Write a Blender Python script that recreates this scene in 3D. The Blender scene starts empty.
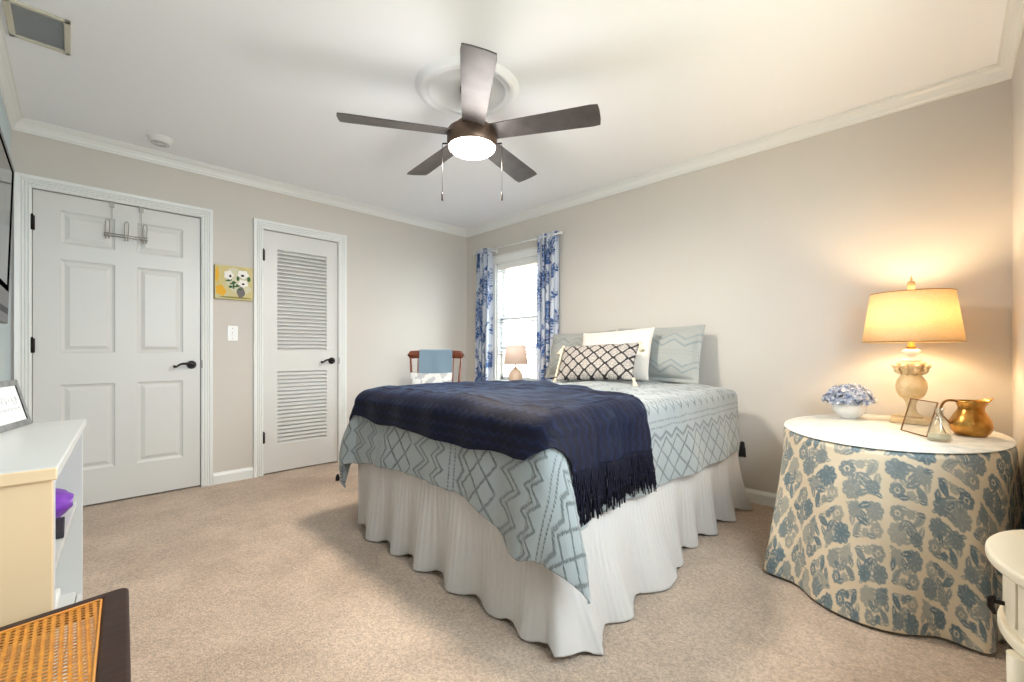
import bpy, bmesh, math, random
import numpy as np
from mathutils import Vector, Matrix
random.seed(7); np.random.seed(7)
C = bpy.context.scene.collection
S = bpy.context.scene
PI = math.pi
R = math.radians

# ------------------------------------------------------------------ camera, world, light, exposure
cd = bpy.data.cameras.new('camera'); cam = bpy.data.objects.new('camera', cd); C.objects.link(cam)
S.camera = cam
cd.sensor_width = 36; cd.lens = 438.0/1024*36; cd.clip_start = 0.02
cd.shift_y = 11.0/1024
cam.location = (0, 0, 1.02); cam.rotation_euler = (R(90), 0, R(-45))
W = bpy.data.worlds.new('sky'); S.world = W; W.use_nodes = True
wt = W.node_tree; bg = wt.nodes['Background']
bg.inputs[0].default_value = (0.86, 0.92, 1.0, 1); bg.inputs[1].default_value = 11.5
S.view_settings.view_transform = 'Standard'; S.view_settings.look = 'None'
S.view_settings.gamma = 1; S.view_settings.use_curve_mapping = False
S.view_settings.exposure = 0.62
SUN = bpy.data.lights.new('sun', 'SUN'); SUN.energy = 3.0; SUN.angle = R(3); SUN.color = (1, .95, .88)
so = bpy.data.objects.new('sun', SUN); C.objects.link(so); so.location = (6, 5, 5)
so.rotation_euler = Vector((0.35, -1.0, -1.1)).to_track_quat('-Z', 'Y').to_euler()
# sampling portal exactly on the window opening (gives off no light of its own)
PL = bpy.data.lights.new('window_portal', 'AREA'); PL.shape = 'RECTANGLE'; PL.size = 0.72; PL.size_y = 1.28
po = bpy.data.objects.new('window_portal', PL); C.objects.link(po); po.location = (3.38, 3.15, 1.35)
po.rotation_euler = Vector((-1, 0, 0)).to_track_quat('-Z', 'Z').to_euler()
PL.cycles.is_portal = True
PL2 = bpy.data.lights.new('window_portal', 'AREA'); PL2.shape = 'RECTANGLE'; PL2.size = 1.56; PL2.size_y = 1.16  # portal for the added window beside the camera
po2 = bpy.data.objects.new('window_portal', PL2); C.objects.link(po2); po2.location = (1.25, -.335, 1.50)
po2.rotation_euler = Vector((0, 1, 0)).to_track_quat('-Z', 'Z').to_euler()
PL2.cycles.is_portal = True
FAN_W = 26.0
FAN_GLOW_W = 10.0
LAMP_W = 10.0

# ------------------------------------------------------------------ room numbers
XL, XR, YF, YB, ZC = -0.27, 3.26, -0.215, 4.01, 2.44

# ------------------------------------------------------------------ materials
def lin(c):
    return tuple(((v/255)/12.92 if v/255 <= .04045 else ((v/255+.055)/1.055)**2.4) for v in c) + (1,)
def N(nt, t, **k):
    n = nt.nodes.new(t)
    for a, b in k.items():
        setattr(n, a, b)
    return n
def mat(name, col, rough=.6, metal=0, var=None, bump=None, pat=None, spec=.5, sheen=0, trans=0, coat=0, patbump=0, patvar=None):
    """var=(scale, other colour, stretch) noise mottling; bump=(scale, strength, distance); pat = second colour where the 'pat' attribute is 1"""
    m = bpy.data.materials.new(name); m.use_nodes = True; nt = m.node_tree
    b = nt.nodes['Principled BSDF']
    b.inputs['Roughness'].default_value = rough; b.inputs['Metallic'].default_value = metal
    b.inputs['Specular IOR Level'].default_value = spec
    b.inputs['Sheen Weight'].default_value = sheen
    b.inputs['Coat Weight'].default_value = coat
    tc = N(nt, 'ShaderNodeTexCoord')
    c = N(nt, 'ShaderNodeRGB'); c.outputs[0].default_value = lin(col); out = c.outputs[0]
    if var:
        mp = N(nt, 'ShaderNodeMapping'); nt.links.new(tc.outputs['Object'], mp.inputs[0])
        if len(var) > 2: mp.inputs['Scale'].default_value = var[2]
        nz = N(nt, 'ShaderNodeTexNoise'); nz.inputs['Scale'].default_value = var[0]; nz.inputs['Detail'].default_value = 4
        nt.links.new(mp.outputs[0], nz.inputs['Vector'])
        rp = N(nt, 'ShaderNodeMapRange'); rp.inputs[1].default_value = .35; rp.inputs[2].default_value = .65
        nt.links.new(nz.outputs['Fac'], rp.inputs[0])
        mx = N(nt, 'ShaderNodeMix', data_type='RGBA'); nt.links.new(rp.outputs[0], mx.inputs[0])
        nt.links.new(out, mx.inputs[6]); mx.inputs[7].default_value = lin(var[1]); out = mx.outputs[2]
    at = None
    if pat:
        at = N(nt, 'ShaderNodeAttribute', attribute_name='pat')
        mx = N(nt, 'ShaderNodeMix', data_type='RGBA'); nt.links.new(at.outputs['Fac'], mx.inputs[0])
        nt.links.new(out, mx.inputs[6]); mx.inputs[7].default_value = lin(pat)
        if patvar:
            nz2 = N(nt, 'ShaderNodeTexNoise'); nz2.inputs['Scale'].default_value = patvar[0]
            nt.links.new(tc.outputs['Object'], nz2.inputs['Vector'])
            m2 = N(nt, 'ShaderNodeMix', data_type='RGBA'); nt.links.new(nz2.outputs['Fac'], m2.inputs[0])
            m2.inputs[6].default_value = lin(pat); m2.inputs[7].default_value = lin(patvar[1])
            nt.links.new(m2.outputs[2], mx.inputs[7])
        out = mx.outputs[2]
    nt.links.new(out, b.inputs['Base Color'])
    last = None
    if bump:
        nz = N(nt, 'ShaderNodeTexNoise'); nz.inputs['Scale'].default_value = bump[0]; nz.inputs['Detail'].default_value = 3
        nt.links.new(tc.outputs['Object'], nz.inputs['Vector'])
        bp = N(nt, 'ShaderNodeBump'); bp.inputs['Strength'].default_value = bump[1]; bp.inputs['Distance'].default_value = bump[2]
        nt.links.new(nz.outputs['Fac'], bp.inputs['Height']); last = bp
    if patbump and at:
        bp = N(nt, 'ShaderNodeBump'); bp.inputs['Strength'].default_value = .6; bp.inputs['Distance'].default_value = patbump
        nt.links.new(at.outputs['Fac'], bp.inputs['Height'])
        if last: nt.links.new(last.outputs[0], bp.inputs['Normal'])
        last = bp
    if last: nt.links.new(last.outputs[0], b.inputs['Normal'])
    if trans:
        tr = N(nt, 'ShaderNodeBsdfTranslucent'); nt.links.new(out, tr.inputs[0])
        ms = N(nt, 'ShaderNodeMixShader'); ms.inputs[0].default_value = trans
        nt.links.new(b.outputs[0], ms.inputs[1]); nt.links.new(tr.outputs[0], ms.inputs[2])
        nt.links.new(ms.outputs[0], nt.nodes['Material Output'].inputs[0])
    return m
def emit(name, col, s):
    m = mat(name, col, .4); b = m.node_tree.nodes['Principled BSDF']
    b.inputs['Emission Color'].default_value = lin(col); b.inputs['Emission Strength'].default_value = s
    return m
def glass(name, tint=(245, 250, 250), boost=1.0, base=0.0):
    """thin clear pane: see-through, with mirror reflection growing at grazing angles"""
    m = bpy.data.materials.new(name); m.use_nodes = True; nt = m.node_tree
    for n in list(nt.nodes):
        if n.type == 'BSDF_PRINCIPLED': nt.nodes.remove(n)
    t = N(nt, 'ShaderNodeBsdfTransparent'); t.inputs[0].default_value = lin(tint)
    g = N(nt, 'ShaderNodeBsdfGlossy'); g.inputs['Roughness'].default_value = .03
    f = N(nt, 'ShaderNodeLayerWeight'); f.inputs[0].default_value = .5
    pw = N(nt, 'ShaderNodeMath', operation='POWER'); pw.inputs[1].default_value = 5; nt.links.new(f.outputs['Facing'], pw.inputs[0])
    mm = N(nt, 'ShaderNodeMath', operation='MULTIPLY_ADD'); mm.inputs[1].default_value = boost*.9; mm.inputs[2].default_value = base+.04
    nt.links.new(pw.outputs[0], mm.inputs[0]); mm.use_clamp = True
    ms = N(nt, 'ShaderNodeMixShader'); nt.links.new(mm.outputs[0], ms.inputs[0])
    nt.links.new(t.outputs[0], ms.inputs[1]); nt.links.new(g.outputs[0], ms.inputs[2])
    nt.links.new(ms.outputs[0], nt.nodes['Material Output'].inputs[0])
    return m

M = {}
M['wall'] = mat('greige wall paint', (205, 198, 189), .7, var=(1.2, (202, 195, 187)), bump=(180, .06, .002))
M['wall_left'] = mat('wall paint tinted by window light', (196, 210, 214), .7, bump=(180, .06, .002))  # blue tint stands in for daylight from the window opposite
M['ceiling'] = mat('white ceiling paint', (247, 248, 252), .8, bump=(60, .08, .003))
M['trim'] = mat('white semi gloss trim', (228, 228, 225), .35)
M['door'] = mat('white door paint', (212, 210, 206), .38, bump=(30, .04, .002))
M['bronze'] = mat('dark bronze hardware', (38, 32, 30), .35, .7)
M['nickel'] = mat('brushed nickel', (170, 165, 158), .3, .9)
M['carpet'] = mat('beige cut pile carpet', (206, 181, 158), .95, var=(4.0, (184, 160, 138)), bump=(150, .8, .012), spec=.1, sheen=.25)
def carpet():
    m = M['carpet']; nt = m.node_tree; b = nt.nodes['Principled BSDF']
    tc = [n for n in nt.nodes if n.type == 'TEX_COORD'][0]
    old = b.inputs['Base Color'].links[0].from_socket
    n1 = N(nt, 'ShaderNodeTexNoise'); n1.inputs['Scale'].default_value = 95; n1.inputs['Detail'].default_value = 5; n1.inputs['Roughness'].default_value = .75
    nt.links.new(tc.outputs['Object'], n1.inputs['Vector'])
    rp = N(nt, 'ShaderNodeMapRange'); rp.inputs[1].default_value = .36; rp.inputs[2].default_value = .64; rp.inputs[3].default_value = .66; rp.inputs[4].default_value = 1.18
    nt.links.new(n1.outputs['Fac'], rp.inputs[0])
    vm = N(nt, 'ShaderNodeVectorMath', operation='SCALE'); nt.links.new(old, vm.inputs[0]); nt.links.new(rp.outputs[0], vm.inputs['Scale'])
    nt.links.new(vm.outputs[0], b.inputs['Base Color'])
carpet()
M['black'] = mat('black plastic', (14, 14, 15), .5, spec=.15)
M['screen'] = mat('dark glossy screen', (30, 34, 34), .12, spec=.3)
M['greyplastic'] = mat('grey plastic', (128, 130, 132), .6, spec=.3)
M['whiteplastic'] = mat('white plastic', (232, 231, 228), .35)

# ------------------------------------------------------------------ mesh building
ORG = {}
class MB:
    def __init__(s): s.v = []; s.f = []; s.sm = []
    def _add(s, vs, fs, sm):
        o = len(s.v); s.v += [tuple(p) for p in vs]
        s.f += [tuple(i+o for i in f) for f in fs]; s.sm += [sm]*len(fs)
        return s
    def box(s, x0, x1, y0, y1, z0, z1):
        return s._add([(x0,y0,z0),(x1,y0,z0),(x1,y1,z0),(x0,y1,z0),(x0,y0,z1),(x1,y0,z1),(x1,y1,z1),(x0,y1,z1)],
                      [(0,3,2,1),(4,5,6,7),(0,1,5,4),(1,2,6,5),(2,3,7,6),(3,0,4,7)], False)
    def hexa(s, b, t):
        return s._add(list(b)+list(t), [(3,2,1,0),(4,5,6,7),(0,1,5,4),(1,2,6,5),(2,3,7,6),(3,0,4,7)], False)
    def prism(s, poly, z0, z1, T=None):
        n = len(poly); vs = [(p[0],p[1],z0) for p in poly]+[(p[0],p[1],z1) for p in poly]
        if T: vs = [T @ Vector(p) for p in vs]
        fs = [tuple(range(n-1,-1,-1)), tuple(range(n,2*n))]+[(i,(i+1)%n,n+(i+1)%n,n+i) for i in range(n)]
        return s._add(vs, fs, False)
    def cyl(s, p0, p1, r0, r1=None, n=20, sm=True):
        if r1 is None: r1 = r0
        p0 = Vector(p0); p1 = Vector(p1); d = (p1-p0).normalized()
        a = d.orthogonal().normalized(); b = d.cross(a)
        vs = []
        for p, r in ((p0, r0), (p1, r1)):
            for i in range(n):
                t = 2*PI*i/n; vs.append(p+a*math.cos(t)*r+b*math.sin(t)*r)
        s._add(vs, [(i,(i+1)%n,n+(i+1)%n,n+i) for i in range(n)], sm)
        o = len(s.v)-2*n
        s.f += [tuple(o+i for i in range(n-1,-1,-1)), tuple(o+n+i for i in range(n))]; s.sm += [False, False]
        return s
    def lathe(s, prof, c=(0,0,0), n=40, sx=1, sy=1, a0=0, a1=2*PI, sm=True):
        full = abs(a1-a0-2*PI) < 1e-6; k = n if full else n+1
        vs = []
        for r, z in prof:
            for i in range(k):
                t = a0+(a1-a0)*i/n; vs.append((c[0]+r*math.cos(t)*sx, c[1]+r*math.sin(t)*sy, c[2]+z))
        fs = []
        for j in range(len(prof)-1):
            for i in range(n if full else n):
                q = (i+1) % k
                fs.append((j*k+i, j*k+q, (j+1)*k+q, (j+1)*k+i))
        return s._add(vs, fs, sm)
    def tube(s, pts, r, n=8, closed=False):
        pts = [Vector(p) for p in pts]; m = len(pts); rr = r if isinstance(r, (list, tuple)) else [r]*m
        vs = []; a = None
        for i, p in enumerate(pts):
            if closed: d = pts[(i+1) % m]-pts[i-1]
            else: d = pts[min(i+1, m-1)]-pts[max(i-1, 0)]
            d.normalize()
            a = d.orthogonal() if a is None else a-d*a.dot(d)
            a.normalize(); b = d.cross(a)
            for k in range(n):
                t = 2*PI*k/n; vs.append(p+(a*math.cos(t)+b*math.sin(t))*rr[i])
        fs = []
        for i in range(m if closed else m-1):
            j = (i+1) % m
            for k in range(n): fs.append((i*n+k, i*n+(k+1)%n, j*n+(k+1)%n, j*n+k))
        if not closed: fs += [tuple(range(n-1,-1,-1)), tuple((m-1)*n+k for k in range(n))]
        return s._add(vs, fs, True)
    def ball(s, c, r, n=16, sz=1, sx=1, sy=1):
        prof = [(max(1e-4, r*math.sin(PI*i/n)), -r*sz*math.cos(PI*i/n)) for i in range(n+1)]
        return s.lathe(prof, c, 2*n if n > 6 else 8, sx, sy)
    def sweep(s, prof, pts, nrm):
        """profile (out, z) swept along straight pts; nrm[i] = outward direction at that point"""
        k = len(prof); vs = []
        for p, q in zip(pts, nrm):
            for o, z in prof: vs.append((p[0]+q[0]*o, p[1]+q[1]*o, z))
        fs = []
        for i in range(len(pts)-1):
            for j in range(k-1): fs.append((i*k+j, i*k+j+1, (i+1)*k+j+1, (i+1)*k+j))
        return s._add(vs, fs, False)
    def build(s, name, m, parent=None, local=False, bevel=0, seg=2, solid=0, sub=0, at=None, pat=None, fixn=True):
        vs = np.array(s.v, dtype=float)
        if not local:
            if parent is not None: o = ORG.get(parent.name, Vector((0,0,0)))
            elif at is not None: o = Vector(at)
            else:
                o = Vector(((vs[:,0].min()+vs[:,0].max())/2, (vs[:,1].min()+vs[:,1].max())/2, vs[:,2].min()))
            vs = vs-np.array(o)
        me = bpy.data.meshes.new(name); me.from_pydata([tuple(p) for p in vs], [], s.f)
        me.polygons.foreach_set('use_smooth', s.sm)
        if pat is not None:
            a = me.attributes.new('pat', 'FLOAT', 'POINT'); a.data.foreach_set('value', np.asarray(pat, dtype=np.float32))
        if fixn and len(s.f) < 60000:
            bm = bmesh.new(); bm.from_mesh(me); bmesh.ops.recalc_face_normals(bm, faces=bm.faces); bm.to_mesh(me); bm.free()
        me.update()
        ob = bpy.data.objects.new(name, me); C.objects.link(ob)
        if parent is not None: ob.parent = parent; ORG[ob.name] = ORG.get(parent.name, Vector((0,0,0)))
        elif not local: ob.location = o; ORG[ob.name] = o
        if m is not None: me.materials.append(m)
        if solid:
            q = ob.modifiers.new('solidify', 'SOLIDIFY'); q.thickness = solid; q.offset = -1
        if bevel:
            q = ob.modifiers.new('bevel', 'BEVEL'); q.width = bevel; q.segments = seg; q.limit_method = 'ANGLE'; q.angle_limit = R(40)
        if sub:
            q = ob.modifiers.new('subdivision', 'SUBSURF'); q.levels = sub; q.render_levels = sub
        return ob
def thing(name, label, cat, loc, rz=0, group=None):
    o = bpy.data.objects.new(name, None); C.objects.link(o); o.empty_display_size = .05
    o.location = loc; o.rotation_euler = (0, 0, rz); ORG[o.name] = Vector(loc)
    o['label'] = label; o['category'] = cat
    if group: o['group'] = group
    return o
def tag(o, label, cat, group=None, kind=None):
    o['label'] = label; o['category'] = cat
    if group: o['group'] = group
    if kind: o['kind'] = kind
    return o
def struct(o, label=None, cat=None):
    o['kind'] = 'structure'
    if label: o['label'] = label
    if cat: o['category'] = cat
    return o
def gridmesh(P, pat=None, wrap=False):
    """P: (n,m,3) array -> MB with smooth quads"""
    n, m = P.shape[:2]; b = MB(); b.v = [tuple(p) for p in P.reshape(-1, 3)]
    idx = np.arange(n*m).reshape(n, m)
    if wrap: idx = np.concatenate([idx, idx[:1]], 0)
    q = np.stack([idx[:-1,:-1], idx[1:,:-1], idx[1:,1:], idx[:-1,1:]], -1).reshape(-1, 4)
    b.f = [tuple(map(int, r)) for r in q]; b.sm = [True]*len(b.f)
    return b
def smoothnoise(U, V, sc, seed=0, oct=3):
    rs = np.random.RandomState(seed); out = np.zeros_like(U, dtype=float)
    for o in range(oct):
        for k in range(5):
            a = rs.rand()*2*PI; f = 2*PI/sc*(2**o)*(.6+.8*rs.rand()); p = rs.rand()*2*PI
            out += np.sin((U*math.cos(a)+V*math.sin(a))*f+p)/(2**o)/5
    return out

class Raster:
    """a pattern drawn in cloth coordinates, later sampled on the mesh vertices as the 'pat' attribute"""
    def __init__(s, u0, v0, u1, v1, res):
        s.u0, s.v0, s.res = u0, v0, res
        s.w = int((u1-u0)/res)+1; s.h = int((v1-v0)/res)+1
        s.a = np.zeros((s.h, s.w), np.float32)
    def _win(s, cx, cy, r):
        i0 = max(0, int((cx-r-s.u0)/s.res)); i1 = min(s.w, int((cx+r-s.u0)/s.res)+2)
        j0 = max(0, int((cy-r-s.v0)/s.res)); j1 = min(s.h, int((cy+r-s.v0)/s.res)+2)
        if i1 <= i0 or j1 <= j0: return None
        X, Y = np.meshgrid(s.u0+np.arange(i0, i1)*s.res-cx, s.v0+np.arange(j0, j1)*s.res-cy)
        return (slice(j0, j1), slice(i0, i1)), X, Y
    def leaf(s, cx, cy, ang, L, Wd, val=1.0, vein=0):
        w = s._win(cx, cy, L)
        if not w: return
        sl, X, Y = w; c, d = math.cos(ang), math.sin(ang)
        p = X*c+Y*d; q = -X*d+Y*c; t = p/L*2
        m = (np.abs(t) < 1) & (np.abs(q) < Wd/2*(1-t*t))
        if vein: m &= ~((np.abs(q) < vein) & (t < .6))
        s.a[sl][m] = np.maximum(s.a[sl][m], val) if val > 0 else 0
    def flower(s, cx, cy, r, k, ph=0, val=1.0, core=.3, ring=True):
        w = s._win(cx, cy, r*1.3)
        if not w: return
        sl, X, Y = w; d = np.hypot(X, Y); th = np.arctan2(Y, X)
        e = r*(.82+.2*np.abs(np.cos(k*(th+ph)/2)))
        m = d < e
        if ring: m &= ~((np.abs(d-r*core) < r*.07))
        m2 = m & (np.abs(np.sin(k*(th+ph)/2)) < .1) & (d > r*core)
        s.a[sl][m] = val; s.a[sl][m2] = .35
    def stroke(s, pts, wd, val=1.0):
        for (x0, y0), (x1, y1) in zip(pts[:-1], pts[1:]):
            L = math.hypot(x1-x0, y1-y0); w = s._win((x0+x1)/2, (y0+y1)/2, L/2+wd*2)
            if not w: continue
            sl, X, Y = w; X = X+(x0+x1)/2-x0; Y = Y+(y0+y1)/2-y0
            t = np.clip((X*(x1-x0)+Y*(y1-y0))/(L*L+1e-12), 0, 1)
            m = np.hypot(X-t*(x1-x0), Y-t*(y1-y0)) < wd/2
            s.a[sl][m] = val
    def sample(s, U, V):
        x = np.clip((U-s.u0)/s.res, 0, s.w-1.001); y = np.clip((V-s.v0)/s.res, 0, s.h-1.001)
        i = x.astype(int); j = y.astype(int); fx = x-i; fy = y-j; a = s.a
        return (a[j,i]*(1-fx)*(1-fy)+a[j,i+1]*fx*(1-fy)+a[j+1,i]*(1-fx)*fy+a[j+1,i+1]*fx*fy)

# ------------------------------------------------------------------ room shell
T = .12
struct(MB().box(XL-T, XR+T, YF-T, YB+T, -.1, 0).build('floor', M['carpet']), 'beige cut pile carpet over the whole floor', 'carpet')
struct(MB().box(XL-T, XR+T, YF-T, YB+T, ZC, ZC+.1).build('ceiling', M['ceiling']))
D1 = (-.184, .680, 2.035); D2 = (1.103, 1.730, 2.035)
b = MB()
b.box(XL-T, D1[0], YB, YB+T, 0, ZC); b.box(D1[0], D1[1], YB, YB+T, D1[2], ZC); b.box(D1[1], D2[0], YB, YB+T, 0, ZC)
b.box(D2[0], D2[1], YB, YB+T, D2[2], ZC); b.box(D2[1], XR+T, YB, YB+T, 0, ZC)
struct(b.build('wall_back', M['wall']))
struct(MB().box(XL-T, XL, YF-T, YB, 0, ZC).build('wall_left', M['wall_left']))
VX0, VX1, VZ0, VZ1 = .48, 2.02, .93, 2.07  # opening for the added window, out of view
b = MB(); b.box(XL, VX0, YF-T, YF, 0, ZC); b.box(VX1, XR+T, YF-T, YF, 0, ZC); b.box(VX0, VX1, YF-T, YF, 0, VZ0); b.box(VX0, VX1, YF-T, YF, VZ1, ZC)
struct(b.build('wall_front', M['wall']))
WY0, WY1, WZ0, WZ1 = 2.80, 3.50, .72, 1.98
b = MB()
b.box(XR, XR+T, YF, WY0, 0, ZC); b.box(XR, XR+T, WY1, YB, 0, ZC); b.box(XR, XR+T, WY0, WY1, 0, WZ0); b.box(XR, XR+T, WY0, WY1, WZ1, ZC)
struct(b.build('wall_right', M['wall']))
# crown moulding, all four walls
cp = [(0, ZC-.088), (.010, ZC-.088), (.012, ZC-.078), (.020, ZC-.072), (.026, ZC-.055), (.040, ZC-.034), (.056, ZC-.022), (.062, ZC-.012), (.072, ZC-.010), (.072, ZC)]
cp = [(o*.72, ZC-(ZC-z)*.86) for o, z in cp]
s = 1
struct(MB().sweep(cp, [(XL, YB), (XR, YB)], [(1, -1), (-1, -1)]).build('trim_1', M['trim']))
struct(MB().sweep(cp, [(XR, YB), (XR, YF)], [(-1, -1), (-1, 1)]).build('trim_2', M['trim']))
struct(MB().sweep(cp, [(XL, YF), (XL, YB)], [(1, 1), (1, -1)]).build('trim_3', M['trim']))
struct(MB().sweep(cp, [(XR, YF), (XL, YF)], [(-1, 1), (1, 1)]).build('trim_4', M['trim']))
# baseboards
bp_ = [(0, 0), (.014, 0), (.014, .062), (.011, .072), (.006, .080), (.004, .088), (0, .088)]
def base(name, p, q, n):
    return struct(MB().sweep(bp_, [p, q], [n, n]).build(name, M['trim']))
base('baseboard_back', (.756, YB), (1.030, YB), (0, -1)); base('baseboard_back', (1.803, YB), (XR, YB), (0, -1))
base('baseboard_right', (XR, YB), (XR, YF), (-1, 0)); base('baseboard_left', (XL, YF), (XL, YB), (1, 0)); base('baseboard_front', (XR, YF), (XL, YF), (0, 1))

# ------------------------------------------------------------------ doors
def casing(b, x0, x1, z1, w=.072, y=YB):
    """fluted casing round a door opening, mitred"""
    prof = [(0, 0), (0, .012), (.012, .018), (.018, .012), (.026, .018), (.032, .012), (.040, .018), (.046, .013), (.054, .020), (w, .022), (w, 0)]
    path = [((x0, 0), (-1, 0)), ((x0, z1), (-1, 1)), ((x1, z1), (1, 1)), ((x1, 0), (1, 0))]
    k = len(prof); vs = []
    for (px, pz), (nx, nz) in path:
        for o, d in prof: vs.append((px+nx*o, y-d, pz+nz*o))
    fs = []
    for i in range(3):
        for j in range(k-1): fs.append((i*k+j, i*k+j+1, (i+1)*k+j+1, (i+1)*k+j))
    b._add(vs, fs, False)
    return b
def hinge(x, z, par):
    b = MB(); b.cyl((x, YB-.012, z-.045), (x, YB-.012, z+.045), .0065, n=12)
    b.box(x-.004, x+.012, YB-.010, YB+.004, z-.044, z+.044)
    b.ball((x, YB-.012, z+.048), .006, 6)
    return b.build('hinge', M['bronze'], par)
def lever(x, z, par):
    b = MB(); y = YB+.004
    b.cyl((x, y, z), (x, y-.010, z), .031, .028, 28); b.cyl((x, y-.010, z), (x, y-.016, z), .024, .018, 28)
    b.cyl((x, y-.016, z), (x, y-.05, z), .010, .011, 16)
    pts = []; rr = []
    for i in range(15):
        t = i/14; pts.append((x-.105*t, y-.05-.004*math.sin(t*PI), z+.010*math.sin(t*PI*1.15)-.012*max(0, t-.7)/.3)); rr.append(.0105-.0045*t)
    b.tube(pts, rr, 10); b.ball((x-.108, y-.048, z-.010), .010, 8)
    return b.build('door_handle', M['bronze'], par)
def latch(x, z, par):
    return MB().box(x+.002, x+.007, YB-.016, YB-.002, z-.03, z+.03).build('strike_plate', M['bronze'], par, bevel=.002)

d1 = thing('door_1', 'white six panel door at the left end of the back wall', 'door', ((D1[0]+D1[1])/2, YB, 0)); d1['kind'] = 'structure'
casing(MB(), D1[0], D1[1], D1[2]).build('door_casing', M['trim'], d1)
def panel_slab(par, x0, x1, z0, z1, ys, xsplits, zrows):
    """slab with recessed, raised-field moulded panels; faces built as a height map"""
    yf = ys; b = MB()
    xs = [x0+.003]; zs = [z0]
    cells = [(a, c, p, q) for (p, q) in zrows for (a, c) in xsplits]
    xe = sorted({x0+.003, x1-.003} | {v for a, c in xsplits for v in (a, c)})
    ze = sorted({z0, z1} | {v for p, q in zrows for v in (p, q)})
    for i in range(len(xe)-1):
        for j in range(len(ze)-1):
            a, c, p, q = xe[i], xe[i+1], ze[j], ze[j+1]
            if any(abs(a-k[0]) < 1e-6 and abs(c-k[1]) < 1e-6 and abs(p-k[2]) < 1e-6 and abs(q-k[3]) < 1e-6 for k in cells):
                rings = [(0, 0), (.005, .006), (.016, .011), (.022, .011), (.042, .003), (.044, .002)]
                vs = []
                for o, d in rings:
                    vs += [(a+o, yf+d, p+o), (c-o, yf+d, p+o), (c-o, yf+d, q-o), (a+o, yf+d, q-o)]
                fs = []
                for r_ in range(len(rings)-1):
                    for e in range(4): fs.append((r_*4+e, r_*4+(e+1)%4, (r_+1)*4+(e+1)%4, (r_+1)*4+e))
                fs.append(tuple((len(rings)-1)*4+e for e in range(4)))
                b._add(vs, fs, False)
            else:
                b._add([(a, yf, p), (c, yf, p), (c, yf, q), (a, yf, q)], [(0, 1, 2, 3)], False)
    X0, X1 = x0+.003, x1-.003; yb = yf+.038
    b._add([(X0,yf,z0),(X1,yf,z0),(X1,yf,z1),(X0,yf,z1),(X0,yb,z0),(X1,yb,z0),(X1,yb,z1),(X0,yb,z1)],
           [(0,1,5,4),(1,2,6,5),(2,3,7,6),(3,0,4,7),(4,5,6,7)], False)
    return b.build('door_leaf', M['door'], par)
panel_slab(d1, D1[0], D1[1], .012, 2.03, YB+.006, [(-.063, .198), (.311, .571)], [(.243, .81), (1.015, 1.612), (1.714, 1.924)])
MB().box(D1[0]-.01, D1[1]+.01, YB+.05, YB+.11, 0, D1[2]).build('door_backing', M['black'], d1)
for z in (.24, 1.06, 1.82): hinge(D1[0]+.001, z, d1)
lever(.622, .925, d1); latch(D1[1], .93, d1)

d2 = thing('door_2', 'narrow white louvred closet door in the back wall', 'door', ((D2[0]+D2[1])/2, YB, 0)); d2['kind'] = 'structure'
casing(MB(), D2[0], D2[1], D2[2]).build('door_casing', M['trim'], d2)
b = MB(); lx0, lx1 = 1.213, 1.626; X0, X1 = D2[0]+.003, D2[1]-.003; y0, y1 = YB+.004, YB+.036
b.box(X0, lx0, y0, y1, .012, 2.03); b.box(lx1, X1, y0, y1, .012, 2.03)
for p, q in ((.012, .235), (.855, 1.025), (1.885, 2.03)): b.box(lx0, lx1, y0, y1, p, q)
b.build('door_leaf', M['door'], d2)
def louvres(z0, z1, n):
    b = MB()
    for i in range(n):
        z = z0+(z1-z0)*(i+.5)/n; h = (z1-z0)/n*.50
        b.hexa([(lx0, y0+.001, z-h), (lx1, y0+.001, z-h), (lx1, y1-.004, z+h*.55), (lx0, y1-.004, z+h*.55)],
               [(lx0, y0+.001, z-h+.008), (lx1, y0+.001, z-h+.008), (lx1, y1-.004, z+h*.55+.008), (lx0, y1-.004, z+h*.55+.008)])
    return b.build('louvre_panel', M['door'], d2)
louvres(1.025, 1.885, 27); louvres(.235, .855, 19)
MB().box(D2[0]-.01, D2[1]+.01, YB+.05, YB+.11, 0, D2[2]).build('door_backing', M['door'], d2)
for z in (.31, 1.82): hinge(D2[0]+.001, z, d2)
lever(1.672, .94, d2); latch(D2[1], .94, d2)

# over-door hook rack
hk = thing('hook_rack', 'nickel over-the-door hook rack hanging on the panelled door', 'hooks', (.254, YB-.02, 1.79))
b = MB(); zb = 1.812; yh = YB-.006
for x in (.182, .334):
    b.box(x-.002, x+.002, yh-.003, yh, zb, 2.028); b.box(x-.011, x+.011, yh-.006, yh-.001, 1.995, 2.03)
for dz in (-.008, .008): b.cyl((.142, yh-.006, zb+dz), (.370, yh-.006, zb+dz), .0032, n=10)
b.build('bar', M['nickel'], hk)
for x in (.158, .254, .350):
    b = MB()
    pts = []
    for i in range(25):
        t = i/24; a = t*2-1
        xx = .011*math.copysign(min(1, abs(a)*4)**.5, a)*(1 if abs(a) < .5 else 1-.35*(abs(a)-.5))
        zz = .105*(1-abs(a)**1.2)-.012; yy = .012+.045*(1-abs(a))**1.5
        pts.append((x+xx, yh-yy, zb+zz))
    b.tube(pts, .0026, 8)
    for e in (-1, 1):
        b.tube([(x+e*.007, yh-.010, zb-.010), (x+e*.007, yh-.018, zb-.030), (x+e*.007, yh-.034, zb-.034), (x+e*.007, yh-.042, zb-.020)], .0026, 8)
        b.ball((x+e*.007, yh-.043, zb-.017), .004, 6)
    b.build('hook', M['nickel'], hk)

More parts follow.
